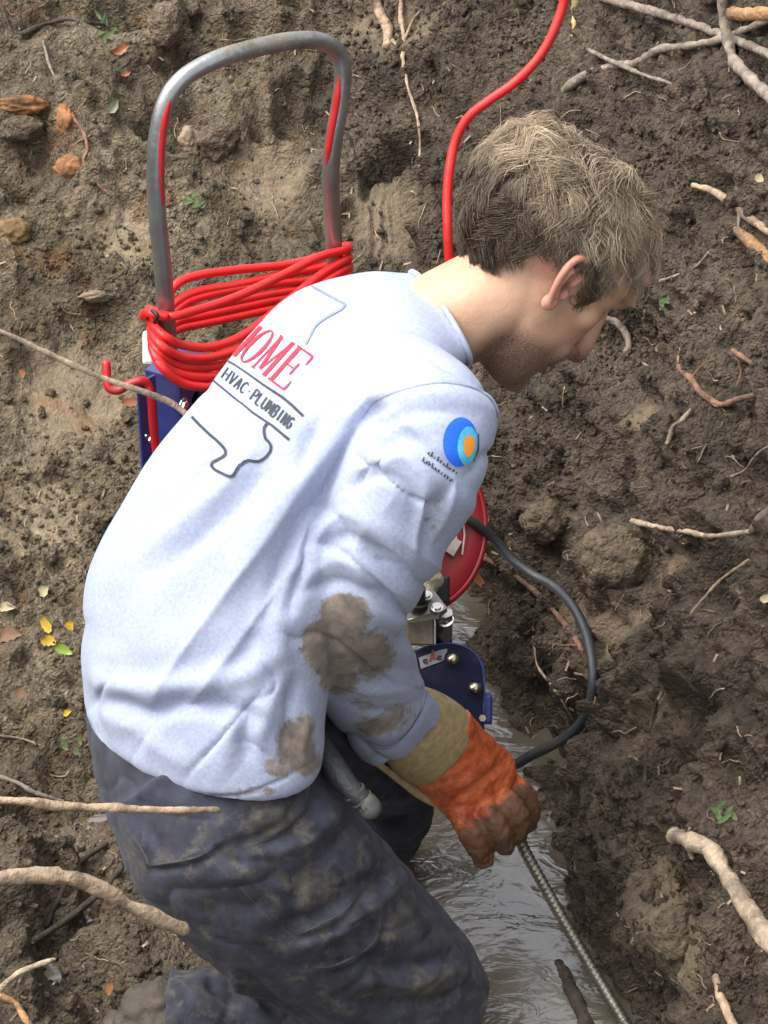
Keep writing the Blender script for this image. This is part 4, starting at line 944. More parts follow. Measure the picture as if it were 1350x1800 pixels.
paths = own_path * (1 - w) + (cl_path[own] + (sp - cl_p[own])[:, None] * .25) * w + r.normal(size=own_path.shape) * .00025 + (r.random((nS, 1, 1)) < .07) * np.linspace(0, 1, own_path.shape[1])[None, :, None] ** 1.5 * r.normal(size=(nS, 1, 3)) * .007
def hair_mesh(paths, width):
    nS, k, _ = paths.shape; tg = np.gradient(paths, axis=1); tg /= np.linalg.norm(tg, axis=2)[..., None] + 1e-9
    a = np.cross(tg, r.normal(size=(nS, 1, 3))); a /= np.linalg.norm(a, axis=2)[..., None] + 1e-9; b_ = np.cross(tg, a)
    wd = width[:, None] * np.interp(np.linspace(0, 1, k), [0, .1, .6, 1], [.7, 1, .8, .15])[None]
    rings = np.stack([paths + wd[..., None] * (math.cos(t) * a + math.sin(t) * b_) for t in (0, 2.094, 4.189)], 2)
    v = rings.reshape(-1, 3); base = (np.arange(nS) * k * 3)[:, None, None]; i = np.arange(k - 1)[None, :, None] * 3; j = np.arange(3)[None, None, :]; j2 = (j + 1) % 3
    f = np.stack([base + i + j, base + i + j2, base + i + 3 + j2, base + i + 3 + j], -1).reshape(-1, 4); return v, f
hv, hf = hair_mesh(paths, .00026 + .00022 * r.random(nS))
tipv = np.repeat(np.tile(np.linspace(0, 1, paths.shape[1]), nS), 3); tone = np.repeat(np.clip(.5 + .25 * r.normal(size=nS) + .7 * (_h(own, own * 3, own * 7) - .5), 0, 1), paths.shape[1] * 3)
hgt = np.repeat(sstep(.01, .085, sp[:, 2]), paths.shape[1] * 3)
M_HAIR = bpy.data.materials.new('brown_hair'); M_HAIR.use_nodes = True; N = M_HAIR.node_tree.nodes; L_ = M_HAIR.node_tree.links; b = N['Principled BSDF']; b.inputs['Roughness'].default_value = .42; b.inputs['Specular IOR Level'].default_value = .35
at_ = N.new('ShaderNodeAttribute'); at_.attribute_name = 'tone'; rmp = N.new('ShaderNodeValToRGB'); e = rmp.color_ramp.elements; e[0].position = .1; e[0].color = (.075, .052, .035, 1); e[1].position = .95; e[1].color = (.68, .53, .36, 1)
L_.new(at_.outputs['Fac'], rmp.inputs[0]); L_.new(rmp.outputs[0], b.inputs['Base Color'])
capv, capf = ellipsoid(C0, R0 * 1.004, nu=60, nv=40); hlc = hairline(capv); capf = [q_ for q_ in capf if min(capv[i][2] - hlc[i] for i in q_) > .004]
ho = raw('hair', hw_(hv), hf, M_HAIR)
ho.parent = man; ho.matrix_parent_inverse = Matrix.Translation(-man.location)
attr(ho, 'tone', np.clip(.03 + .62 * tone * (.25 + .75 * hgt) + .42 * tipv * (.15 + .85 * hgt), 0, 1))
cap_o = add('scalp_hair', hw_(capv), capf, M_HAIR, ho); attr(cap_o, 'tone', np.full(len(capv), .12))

# ---- folds: ridges and valleys drawn along lines over the cloth (real displacement)
def folds(v, f, lines, facing=True):
    n_ = normals(v, f); px, py, d = proj(v); disp = np.zeros(len(v))
    vw = v - CAM; vw /= np.linalg.norm(vw, axis=1)[:, None]; face_ = sstep(-.1, .25, -(n_ * vw).sum(1)) if facing else 1
    for pts, wd, am in lines:
        p_ = catmull(np.array(pts, float), 5); best = np.full(len(v), 1e9); tpos = np.zeros(len(v)); k = len(p_) - 1
        lo = p_.min(0) - 3 * wd; hi = p_.max(0) + 3 * wd; ii = np.where((px > lo[0]) & (px < hi[0]) & (py > lo[1]) & (py < hi[1]))[0]
        if not len(ii): continue
        X_, Y_ = px[ii], py[ii]; bb = np.full(len(ii), 1e9); tp2 = np.zeros(len(ii))
        for i in range(k):
            a, c = p_[i], p_[i + 1]; ab = c - a; t = np.clip(((X_ - a[0]) * ab[0] + (Y_ - a[1]) * ab[1]) / (ab @ ab + 1e-9), 0, 1)
            dd = np.hypot(X_ - a[0] - t * ab[0], Y_ - a[1] - t * ab[1]); m_ = dd < bb; bb[m_] = dd[m_]; tp2[m_] = (i + t[m_]) / k
        disp[ii] += am * np.exp(-(bb / wd) ** 2) * np.clip(np.sin(np.pi * (.08 + .84 * tp2)) * 1.3, 0, 1)
    return v + n_ * (disp * face_)[:, None]

# ---- shirt
torso = [sec(352, 1296, 2.955, (-203, -42, .03), (14, 108, -.112)), sec(354, 1268, 2.955, (-212, -46, .03), (13, 112, -.120)), sec(356, 1180, 2.955, (-216, -55, .03), (10, 95, -.127)), sec(376, 1060, 2.95, (-218, -62, .03), (15, 78, -.13)),
         sec(430, 930, 2.94, (-194, -70, .03), (20, 62, -.13)), sec(494, 808, 2.935, (-163, -81, .03), (30, 52, -.135)), sec(564, 708, 2.93, (-144, -95, .03), (40, 45, -.13)),
         sec(640, 622, 2.94, (-118, -104, .03), (50, 42, -.115)), sec(712, 572, 2.945, (-64, -88, .01), (52, 44, -.088)), sec(758, 560, 2.952, (-34, -72, 0), (44, 46, -.066)), sec(774, 557, 2.953, (-34, -70, 0), (42, 42, -.062))]
sh = [loft(torso, 6, 44)]
sh.append(limb([(655, 640, 2.90, 80), (720, 690, 2.84, 100), (765, 738, 2.80, 112), (752, 800, 2.79, 114), (714, 870, 2.81, 117), (672, 945, 2.835, 117), (630, 1025, 2.87, 110), (600, 1092, 2.91, 102), (618, 1150, 2.965, 98), (648, 1205, 3.015, 93), (682, 1258, 3.07, 86), (698, 1280, 3.085, 82)], 6, 36, .92))
sh.append(limb([(650, 640, 3.0, 78), (655, 680, 3.06, 80), (640, 850, 3.15, 75), (600, 980, 3.18, 70), (575, 1120, 3.24, 58), (572, 1170, 3.25, 50)], 5, 28, .95))
sv, sf = remesh(sh, .0029, 6, .5)
LN = [([(690, 705), (640, 728), (600, 790), (566, 880), (536, 980), (510, 1070)], 11, -.014), ([(668, 676), (636, 712), (628, 735)], 12, .008),
      ([(566, 790), (500, 880), (440, 970), (392, 1060)], 26, .012), ([(590, 800), (540, 900), (496, 990), (470, 1080)], 18, -.013), ([(500, 780), (430, 870), (352, 946), (268, 1010)], 18, -.009), ([(470, 770), (400, 850), (320, 920), (240, 985)], 18, .008),
      ([(540, 720), (500, 790), (470, 840)], 20, .008), ([(560, 740), (540, 790), (524, 840)], 12, -.008), ([(430, 690), (360, 790), (280, 870)], 20, .005), ([(395, 700), (330, 790)], 14, -.004),
      ([(160, 1196), (230, 1212), (310, 1206), (400, 1190), (480, 1160)], 24, .011), ([(165, 1236), (215, 1236), (262, 1252), (330, 1238), (400, 1244), (450, 1262)], 17, -.013),
      ([(180, 1250), (240, 1286), (300, 1330), (340, 1350)], 20, .005), ([(430, 1230), (404, 1280), (400, 1330)], 18, .006), ([(440, 1260), (430, 1300), (436, 1340)], 14, -.006), ([(500, 1180), (470, 1240), (452, 1300)], 18, .009), ([(520, 1200), (505, 1270), (500, 1320)], 12, -.007), ([(545, 1250), (530, 1310), (540, 1350)], 10, .007),
      ([(150, 1180), (160, 1250), (190, 1320)], 12, -.005), ([(400, 1080), (330, 1130), (250, 1150)], 40, .008), ([(200, 1020), (190, 1090), (180, 1150)], 30, -.005), ([(440, 1100), (430, 1150), (400, 1185)], 20, -.007), ([(480, 1060), (490, 1120), (500, 1170)], 18, .007),
      # sleeve
      ([(640, 760), (700, 730), (760, 722), (830, 730)], 13, -.006), ([(636, 730), (700, 702), (780, 690), (850, 704)], 12, .004), ([(640, 800), (700, 770), (740, 780)], 15, -.007), ([(620, 830), (700, 800), (740, 830), (762, 880)], 16, .008), ([(610, 850), (680, 836), (720, 870), (735, 920)], 12, -.007),
      ([(560, 930), (610, 905), (660, 930), (700, 980), (730, 1030)], 15, .009), ([(560, 960), (615, 945), (660, 970), (706, 1022)], 11, -.009), ([(640, 960), (690, 986), (728, 1030)], 8, -.007), ([(540, 1010), (590, 985), (640, 1000), (690, 1040), (730, 1060)], 15, .008), ([(536, 1040), (590, 1024), (650, 1042), (718, 1076)], 12, -.008),
      ([(780, 860), (760, 910), (744, 970)], 9, -.006), ([(806, 840), (790, 900), (762, 960)], 9, .005), ([(750, 850), (738, 920), (728, 990)], 10, .006),
      ([(640, 1060), (690, 1090), (730, 1092)], 11, .005), ([(660, 1100), (700, 1118), (742, 1120)], 9, -.006), ([(640, 1130), (700, 1150), (756, 1150)], 11, .006), ([(620, 1170), (690, 1176), (760, 1178)], 9, -.006), ([(590, 1200), (650, 1215), (720, 1206), (766, 1196)], 11, .007), ([(600, 1236), (660, 1250), (720, 1240), (766, 1222)], 9, -.006), ([(630, 1280), (670, 1292), (712, 1276)], 10, .006),
      # seams: shoulder seam, hem stitching, cuff stitching
      ([(632, 730), (660, 704), (710, 684), (770, 672), (830, 680), (866, 704), (878, 744), (868, 800)], 3.4, -.0026), ([(150, 1262), (190, 1336), (250, 1374), (330, 1398), (410, 1402), (490, 1374), (556, 1336)], 4, -.0022),
      ([(752, 1190), (746, 1240), (716, 1290), (680, 1318), (640, 1308)], 4, -.003)]
sv = folds(sv, sf, [(p_, w_, a_ * (.75 if a_ > 0 else .85) * (.72 if min(q_[0] for q_ in p_) > 530 and w_ > 5 else 1)) for p_, w_, a_ in LN])
nS_ = normals(sv, sf); spx, spy, sdp = proj(sv)
warp = sv @ np.array([[1, .2, .1], [0, .5, .2], [.3, .1, .55]]); sv = sv + nS_ * ((fbm(warp * 9, 3, 41) * .006 + fbm(sv * 28, 2, 42) * .002) * sstep(470, 620, spy))[:, None]
def ridged(u, w_, seed): return (1 - np.abs(2 * vnoise(np.stack([u, w_, 0 * u + 3.7], 1), seed) - 1)) ** 2.5
a_ = math.radians(128); du = spx * math.cos(a_) + spy * math.sin(a_); dv = -spx * math.sin(a_) + spy * math.cos(a_)
arm_ = sstep(-20, 40, (spx - 600) * .86 + (spy - 850) * .36)
back_f = ridged(du / 330, dv / 62 + fbm(sv * 5, 2, 7) * 1.2, 81) * .0048 * sstep(640, 800, spy)
arm_f = ridged(du / 90 + 5, dv / 200, 83) * .0048
hemy = np.interp(spx, [130, 150, 190, 250, 330, 410, 490, 556, 600], [1200, 1262, 1340, 1376, 1400, 1408, 1380, 1340, 1300]); hfade = .15 + .85 * np.maximum(sstep(15, 90, hemy - spy), (spx > 590) * 1.0)
crease = -((1 - np.abs(2 * vnoise(np.stack([du / 210, dv / 75 + fbm(sv * 7, 2, 8) * 2, 0 * du], 1), 85) - 1)) ** 9) * .0055 * sstep(.35, .6, vnoise(sv * 6, 86))
crease_a = -((1 - np.abs(2 * vnoise(np.stack([du / 55, dv / 120, 0 * du + 9], 1), 87) - 1)) ** 8) * .006
sv = sv + normals(sv, sf) * (hfade * (crease * (1 - arm_) + crease_a * arm_) * sstep(560, 700, spy))[:, None]
sv = sv + normals(sv, sf) * (hfade * (back_f * (1 - arm_) + arm_f * arm_) * sstep(600, 760, spy) - .002)[:, None]
mudS = np.zeros(len(sv))
def mb(x, y, rx, ry, a=1.0, rot=0):
    global mudS
    c, s = math.cos(rot), math.sin(rot); dx = spx - x; dy = spy - y; mudS = np.maximum(mudS, a * np.exp(-(((dx * c + dy * s) / rx) ** 2 + ((-dx * s + dy * c) / ry) ** 2) ** 1.6))
front_ = sdp < 3.2
for a in [(590, 1136, 62, 60, 1.3), (606, 1080, 50, 40, 1.1), (650, 1150, 48, 54, .9), (598, 1190, 40, 38, 1.0), (560, 1140, 34, 34, .9), (668, 1272, 66, 26, .72, -.3), (700, 1250, 40, 24, .6), (730, 1190, 30, 30, .42), (640, 1240, 40, 30, .5),
          (520, 1310, 40, 56, .95), (540, 1340, 34, 30, .9), (490, 1350, 34, 24, .7), (536, 1280, 24, 34, .8), (450, 1392, 60, 12, .6), (770, 900, 24, 60, .42, .35), (760, 960, 20, 40, .40), (750, 830, 20, 30, .3), (760, 930, 8, 8, .7), (752, 916, 6, 6, .7), (798, 846, 5, 9, .6), (320, 1340, 90, 40, .3), (250, 1380, 100, 16, .34), (420, 1400, 100, 14, .42), (660, 1330, 40, 10, .45)]: mb(*a)
M_SHIRT = mat('grey_cotton', (.385, .43, .56), .85, var=.13, vscale=260, bump=.0007, bscale=900, mud='mud', mudcol=(.20, .15, .088), mudscale=105, sheen=.15, spec=.2)
shirt = add('shirt', sv, sf, M_SHIRT, man); attr(shirt, 'mud', mudS * front_)
SB = BVHTree.FromPolygons(sv.tolist(), sf)
def onto(px, py, bvh, lift):
    h, nn, i, d = bvh.ray_cast(Vector(CAM), ray(px, py))
    if h is None: return None
    if nn.dot(ray(px, py)) > 0: nn = -nn
    return np.array(h + nn * lift)
# collar
col_pts = [(736, 477), (758, 484), (782, 500), (804, 528), (817, 560), (823, 590), (836, 618)]
cpath_ = [onto(x - 6, y + 4, SB, .0012) for x, y in col_pts]; cpath_ = [c for c in cpath_ if c is not None]
ring_c = P(773, 557, 2.953); a1_ = P(773 - 34, 557 - 70, 2.953) - ring_c; a2_ = P(773 + 42, 557 + 42, 2.953 - .062) - ring_c
col_ring = np.array([ring_c + .985 * (math.cos(t) * a1_ + math.sin(t) * a2_) for t in np.linspace(0, 2 * math.pi, 60, endpoint=False)])
add('collar', *tube(col_ring, .0030, 8, closed=True), M_SHIRT, shirt)

M_STITCH = mat('shirt_stitching', (.27, .30, .38), .85, var=.3, vscale=200)
# ---- prints on the shirt: thin ink lying on the cloth
M_INKB = mat('black_ink', (.045, .05, .06), .8, var=.3, vscale=200); M_INKR = mat('red_ink', (.62, .03, .05), .8, var=.2, vscale=200); M_INKP = mat('faded_grey_ink', (.22, .25, .30), .8, var=.2, vscale=200)
def ribbon(lines, name, m, parent, bvh, lift=.0010, step=3.0):
    V, F = [], []
    for pts, wd in lines:
        p_ = np.array(pts, float); seg = np.concatenate([[0], np.cumsum(np.linalg.norm(np.diff(p_, axis=0), axis=1))]); k = max(2, int(seg[-1] / step) + 1)
        t = np.linspace(0, seg[-1], k); q_ = np.stack([np.interp(t, seg, p_[:, 0]), np.interp(t, seg, p_[:, 1])], 1)
        ww = np.interp(t, np.linspace(0, seg[-1], len(np.atleast_1d(wd)) if np.ndim(wd) else 2), wd if np.ndim(wd) else [wd, wd]) / 2
        tg = np.gradient(q_, axis=0); tg /= np.linalg.norm(tg, axis=1)[:, None] + 1e-9; nn = np.stack([-tg[:, 1], tg[:, 0]], 1); prev = None
        for i in range(k):
            a = onto(*(q_[i] + nn[i] * ww[i]), bvh, lift); c = onto(*(q_[i] - nn[i] * ww[i]), bvh, lift)
            if a is None or c is None or np.linalg.norm(a - c) > .03: prev = None; continue
            V += [a, c]; cur = len(V) - 2
            if prev is not None and np.linalg.norm(V[prev] - V[cur]) < .03: F.append([prev, prev + 1, cur + 1, cur])
            prev = cur
    if F: return add(name, V, F, m, parent)
ribbon([(catmull(np.array([(636, 736), (660, 706), (710, 685), (770, 673), (830, 681), (864, 704), (876, 744), (866, 800)], float), 5), 2.2)], 'shoulder_seam', M_STITCH, shirt, SB, .0005)
ribbon([(catmull(np.array([(154, 1258), (192, 1328), (250, 1366), (330, 1390), (410, 1396), (490, 1368), (550, 1330)], float), 5), 1.8)], 'hem_stitching', M_STITCH, shirt, SB, .0005)
ribbon([(catmull(np.array([(752, 1188), (746, 1236), (718, 1284), (682, 1310), (644, 1302)], float), 5), 1.8)], 'cuff_stitching', M_STITCH, shirt, SB, .0005)
base_x = np.array([0, 1, 2, 3, 4.0]); bpx = np.array([(397, 617), (417, 630), (441, 645), (468, 664), (499, 687)], float); upv = np.array([(46, -50), (49, -52), (53, -56), (53, -59), (53, -60)], float)
def tm(x, y): return [np.interp(x, base_x, bpx[:, k]) + y * np.interp(x, base_x, upv[:, k]) for k in (0, 1)]
def strokes(ls): return [([tm(*p_) for p_ in pts], w_) for pts, w_ in ls]
th_, tn = 6.5, 2.6
letters = {
 'H': [([(.12, .03), (.12, .97)], th_), ([(.72, .03), (.72, .97)], th_), ([(.12, .5), (.72, .5)], tn), ([(0, .02), (.26, .02)], tn), ([(0, .98), (.26, .98)], tn), ([(.58, .02), (.86, .02)], tn), ([(.58, .98), (.86, .98)], tn)],
 'O': [([(1.42 + .40 * math.cos(a), .5 + .5 * math.sin(a)) for a in np.linspace(math.pi / 2, math.pi * 2.5, 26)], [tn, th_, tn, th_, tn])],
 'M': [([(2.12, .02), (2.12, .98)], tn), ([(2.12, .98), (2.46, .08)], th_ - 1), ([(2.46, .08), (2.84, .98)], tn), ([(2.84, .02), (2.84, .98)], th_), ([(2.0, .02), (2.24, .02)], tn), ([(2.72, .02), (2.98, .02)], tn), ([(2.0, .98), (2.16, .98)], tn), ([(2.8, .98), (2.98, .98)], tn)],
 'E': [([(3.25, .03), (3.25, .97)], th_), ([(3.1, .02), (3.98, .02)], tn + 1), ([(3.98, .02), (3.99, .26)], [4, 2]), ([(3.1, .98), (3.98, .98)], tn + 1), ([(3.98, .98), (3.99, .74)], [4, 2]), ([(3.25, .52), (3.72, .52)], tn), ([(3.72, .36), (3.72, .68)], 3)]}
for ch, ls in letters.items(): ribbon(strokes(ls), 'printed_letter', M_INKR, shirt, SB, step=2.5)
ribbon([([(391, 630), (412, 641), (433, 655), (465, 678), (497, 699), (516, 715), (533, 732)], [3, 3, 4, 5, 5])], 'printed_line', M_INKB, shirt, SB)
ribbon([([(374, 668), (406, 694), (444, 725), (478, 748), (509, 773)], [3, 3, 4, 5])], 'printed_line', M_INKB, shirt, SB)
tex1 = [(548, 503), (556, 508), (582, 522), (608, 536), (602, 543), (586, 552), (572, 560), (562, 567), (553, 575), (547, 588), (538, 606)]
tex2 = [(338, 733), (350, 746), (370, 765), (382, 775), (391, 784), (397, 792), (397, 799), (392, 804), (374, 813), (372, 819), (378, 826), (389, 832), (400, 837), (406, 838), (411, 835), (415, 828), (421, 819), (430, 812), (438, 809), (446, 811), (455, 811), (463, 807), (470, 801), (476, 793), (477, 785), (474, 778), (467, 772), (465, 762), (465, 753), (470, 745)]
ribbon([(tex1, 4.0)], 'printed_outline', M_INKP, shirt, SB); ribbon([(tex2, 5.0)], 'printed_outline', M_INKB, shirt, SB)
FONT = {'H': [[(0, 0), (0, 1)], [(1, 0), (1, 1)], [(0, .5), (1, .5)]], 'V': [[(0, 1), (.5, 0)], [(.5, 0), (1, 1)]], 'A': [[(0, 0), (.5, 1)], [(.5, 1), (1, 0)], [(.2, .35), (.8, .35)]], 'C': [[(1, .85), (.5, 1), (0, .7), (0, .3), (.5, 0), (1, .15)]],
        'P': [[(0, 0), (0, 1)], [(0, 1), (.8, 1), (1, .75), (.8, .5), (0, .5)]], 'L': [[(0, 1), (0, 0)], [(0, 0), (1, 0)]], 'U': [[(0, 1), (0, .2), (.5, 0), (1, .2), (1, 1)]], 'M': [[(0, 0), (0, 1)], [(0, 1), (.5, .3)], [(.5, .3), (1, 1)], [(1, 1), (1, 0)]],
        'B': [[(0, 0), (0, 1)], [(0, 1), (.8, 1), (.9, .75), (.8, .52), (0, .52)], [(.8, .52), (1, .27), (.8, 0), (0, 0)]], 'I': [[(.5, 0), (.5, 1)]], 'N': [[(0, 0), (0, 1)], [(0, 1), (1, 0)], [(1, 0), (1, 1)]], 'G': [[(1, .85), (.5, 1), (0, .7), (0, .3), (.5, 0), (1, .2), (1, .5), (.6, .5)]], '-': [[(.3, .5), (.6, .5)]]}
word = 'HVAC-PLUMBING'; nL = len(word)
for k, ch in enumerate(word):
    u0 = ((k + .12) / nL) ** .92; u1 = ((k + .78) / nL) ** .92
    def tm2(x, y):
        u = u0 + (u1 - u0) * x; return (388 + 121 * u + y * 12.5, 663 + 93 * u - y * 17.5)
    ribbon([([tm2(*p_) for p_ in ln], 2.2 + 1.6 * (k / nL)) for ln in FONT[ch]], 'printed_letter', M_INKB, shirt, SB, step=2.0)
def disc(cx, cy, rx, ry, rot, m, lift, name, tip=0.0):
    V = [onto(cx, cy, SB, lift)]; F = []; nR, nA = 7, 30
    for i in range(1, nR + 1):
        for j in range(nA):
            a = 2 * math.pi * j / nA; k = 1 + tip * max(0, math.cos(a - math.pi / 2)) ** 8
            x, y = rx * math.cos(a) * i / nR, ry * math.sin(a) * i / nR * k
            p_ = onto(cx + x * math.cos(rot) - y * math.sin(rot), cy + x * math.sin(rot) + y * math.cos(rot), SB, lift); V.append(p_ if p_ is not None else V[0])
    for j in range(nA): F.append([0, 1 + j, 1 + (j + 1) % nA])
    for i in range(nR - 1):
        for j in range(nA): F.append([1 + i * nA + j, 1 + (i + 1) * nA + j, 1 + (i + 1) * nA + (j + 1) % nA, 1 + i * nA + (j + 1) % nA])
    return add(name, V, F, m, shirt)
disc(808, 776, 29.5, 42, .10, mat('blue_ink', (.01, .13, .68), .7, var=.1, vscale=200), .0010, 'printed_badge', .06)
disc(820, 782, 17, 32, .10, mat('cyan_ink', (.08, .48, .72), .7, var=.25, vscale=100), .0016, 'printed_badge', .1); disc(822, 783, 9.5, 18, .08, mat('orange_ink', (.85, .28, .02), .7, var=.1, vscale=200), .0022, 'printed_badge', .15)
ribbon([([(838, 762), (837, 790), (828, 812)], [2, 3, 1])], 'printed_badge', M_INKB, shirt, SB, .0026)
rr_ = random.Random(5)
for row in range(2):
    for k in range(10):
        u = k / 9; x = 752 + 48 * u - row * 10; y = 799 + 34 * u + row * 13
        ribbon([([(x, y), (x + rr_.uniform(1, 4), y + rr_.uniform(-9, -4))], 2.4), ([(x, y - 3), (x + 4, y + rr_.uniform(-3, 3))], 2)] if rr_.random() < .85 else [([(x, y), (x + 3, y - 4)], 2)], 'printed_mark', M_INKB, shirt, SB, step=2)

# ---- trousers
tr = [loft([sec(352, 1225, 2.955, (-180, -45, .03), (10, 80, -.10)), sec(350, 1290, 2.955, (-199, -42, .03), (12, 95, -.108)), sec(368, 1390, 2.955, (-196, -5, .03), (5, 85, -.10)), sec(390, 1450, 2.955, (-150, 40, .03), (0, 60, -.09))], 6, 40)]
tr.append(limb([(330, 1340, 2.94, 165), (398, 1452, 2.935, 196, .8), (450, 1508, 2.95, 194, .8), (520, 1578, 2.985, 184, .82), (620, 1664, 3.04, 166, .85), (712, 1742, 3.09, 148, .9), (762, 1790, 3.118, 122)], 6, 40))
tr.append(limb([(762, 1780, 3.118, 118), (740, 1815, 3.11, 112), (640, 1830, 3.10, 108), (500, 1806, 3.09, 100), (400, 1792, 3.08, 92), (330, 1788, 3.07, 84), (292, 1786, 3.07, 80)], 6, 32))
tr.append(limb([(430, 1270, 3.02, 120), (530, 1285, 3.10, 104), (620, 1330, 3.20, 92), (682, 1372, 3.275, 84), (690, 1410, 3.30, 80), (655, 1480, 3.345, 74), (622, 1550, 3.39, 66), (596, 1620, 3.43, 58)], 6, 32))
tv, tf = remesh(tr, .0034, 6, .5)
TL = [([(700, 1500), (640, 1560), (560, 1610), (480, 1640)], 16, -.008), ([(720, 1530), (660, 1590), (580, 1640), (510, 1670)], 16, .007), ([(560, 1380), (520, 1440), (470, 1470), (400, 1490)], 16, -.008), ([(600, 1410), (550, 1470), (480, 1500)], 16, .007), ([(620, 1440), (580, 1500), (520, 1540)], 14, -.006),
      ([(640, 1690), (720, 1700), (790, 1680)], 14, -.007), ([(620, 1720), (720, 1730), (810, 1706)], 14, .007), ([(630, 1756), (720, 1762), (830, 1740)], 12, -.006), ([(460, 1530), (400, 1540), (320, 1530)], 20, .006), ([(350, 1590), (420, 1600), (490, 1580)], 20, -.005),
      ([(240, 1400), (250, 1450), (300, 1500)], 14, -.005), ([(430, 1770), (380, 1740), (370, 1710)], 12, -.01), ([(470, 1790), (430, 1750), (410, 1710)], 12, .010), ([(560, 1800), (490, 1770), (440, 1720)], 12, -.008), ([(320, 1730), (360, 1770), (400, 1800)], 10, .007),
      ([(560, 1300), (610, 1330), (640, 1340)], 10, -.006), ([(600, 1350), (660, 1360), (720, 1350)], 9, -.006), ([(620, 1400), (680, 1400), (740, 1400)], 10, .005), ([(640, 1440), (690, 1445), (730, 1440)], 9, -.005),
      ([(150, 1280), (160, 1360), (180, 1420)], 5, -.005), ([(165, 1350), (178, 1420), (200, 1470)], 8, .004)]
for pts in ([(216, 1448), (240, 1478), (258, 1508), (263, 1519), (300, 1515), (350, 1504), (388, 1478)], [(352, 1480), (380, 1518), (420, 1556), (470, 1612), (520, 1650), (600, 1730)], [(646, 1552), (604, 1600), (560, 1626), (504, 1650)], [(668, 1590), (664, 1640), (640, 1670), (590, 1696), (548, 1700)], [(548, 1376), (540, 1420), (500, 1460), (440, 1486)], [(142, 1290), (150, 1360), (176, 1424)]):
    TL.append((pts, 7, .0030)); TL.append(([(x + 9, y + 9) for x, y in pts], 6, -.0035))
tv = folds(tv, tf, TL); nT = normals(tv, tf); tv = tv + nT * (fbm(tv * np.array([14, 14, 22]), 3, 61) * .008 - (1 - np.abs(2 * vnoise(tv * np.array([16, 16, 30]), 63) - 1)) ** 7 * .0035 + fbm(tv * 40, 2, 62) * .003)[:, None]
tpx, tpy, tdp = proj(tv)
mt_ = .41 * sstep(1390, 1460, tpy) * sstep(3.2, 3.1, tdp)
for (x, y, rx, ry, a) in [(480, 1440, 120, 70, .56), (300, 1490, 90, 50, .34), (560, 1560, 150, 100, .50), (700, 1620, 90, 90, .50), (760, 1740, 110, 70, .52), (620, 1720, 90, 60, .36), (420, 1520, 40, 60, .48), (470, 1600, 60, 40, .34), (320, 1760, 60, 40, .4), (230, 1420, 40, 40, .2), (590, 1430, 60, 50, .40)]:
    mt_ = np.maximum(mt_, 1.08 * a * np.exp(-((tpx - x) / rx) ** 2 - ((tpy - y) / ry) ** 2))
M_PANTS = mat('navy_work_cloth', (.043, .046, .064), .82, var=.5, vscale=40, bump=.0009, bscale=700, mud='mud', mudcol=(.13, .113, .084), mudscale=60, spec=.25, sheen=.1)
pants = add('trousers', tv, tf, M_PANTS, man); attr(pants, 'mud', mt_ * (tdp < 3.19))
TB = BVHTree.FromPolygons(tv.tolist(), tf)
M_SEAM = mat('trouser_stitching', (.06, .062, .07), .8, var=.4, vscale=60, grime=.5)
for nm, pts in (('pocket_edge', [(216, 1448), (240, 1478), (258, 1508), (263, 1519), (300, 1515), (350, 1504), (388, 1478)]), ('side_seam', [(352, 1480), (380, 1518), (420, 1556), (470, 1612), (520, 1650), (600, 1730)]),
                ('pocket_flap_edge', [(646, 1552), (604, 1600), (560, 1626), (504, 1650)]), ('pocket_edge', [(668, 1590), (664, 1640), (640, 1670), (590, 1696), (548, 1700)]), ('pocket_edge', [(548, 1376), (540, 1420), (500, 1460), (440, 1486)]), ('waist_seam', [(142, 1290), (150, 1360), (176, 1424)])):
    q_ = catmull(np.array(pts, float), 6); ribbon([(q_, 3.2)], nm, M_SEAM, pants, TB, .0006)

# ---- boots
M_BOOT = mat('muddy_boot', (.06, .048, .034), .7, var=.5, vscale=30, bump=.003, bscale=110, grime=.8, mudcol=(.12, .095, .065))
def boot(rows, toe):
    p_ = [limb(rows, 5, 24)]; p_.append(limb(toe, 5, 24, .8)); v, f = remesh(p_, .004, 4); n_ = normals(v, f); v = v + n_ * (fbm(v * 60, 3, 5) * .012 + np.clip(.6 - worley(v * 70, 4), -.2, .6) * .008)[:, None]; return v, f
bt = add('boot', *boot([(330, 1788, 3.07, 62), (290, 1786, 3.07, 62), (256, 1784, 3.075, 58), (232, 1782, 3.08, 52)], [(262, 1786, 3.075, 52), (246, 1815, 3.065, 50), (230, 1866, 3.045, 48), (220, 1906, 3.03, 40)]), M_BOOT, man)
add('sole', *limb([(226, 1790, 3.085, 40), (210, 1830, 3.07, 40), (200, 1890, 3.045, 36)], 5, 18, .5), M_BOOT, bt)
bt2 = add('boot', *boot([(600, 1600, 3.42, 44), (594, 1640, 3.44, 46), (596, 1680, 3.455, 46)], [(590, 1680, 3.455, 46), (630, 1700, 3.45, 42), (680, 1714, 3.45, 34)]), M_BOOT, man)

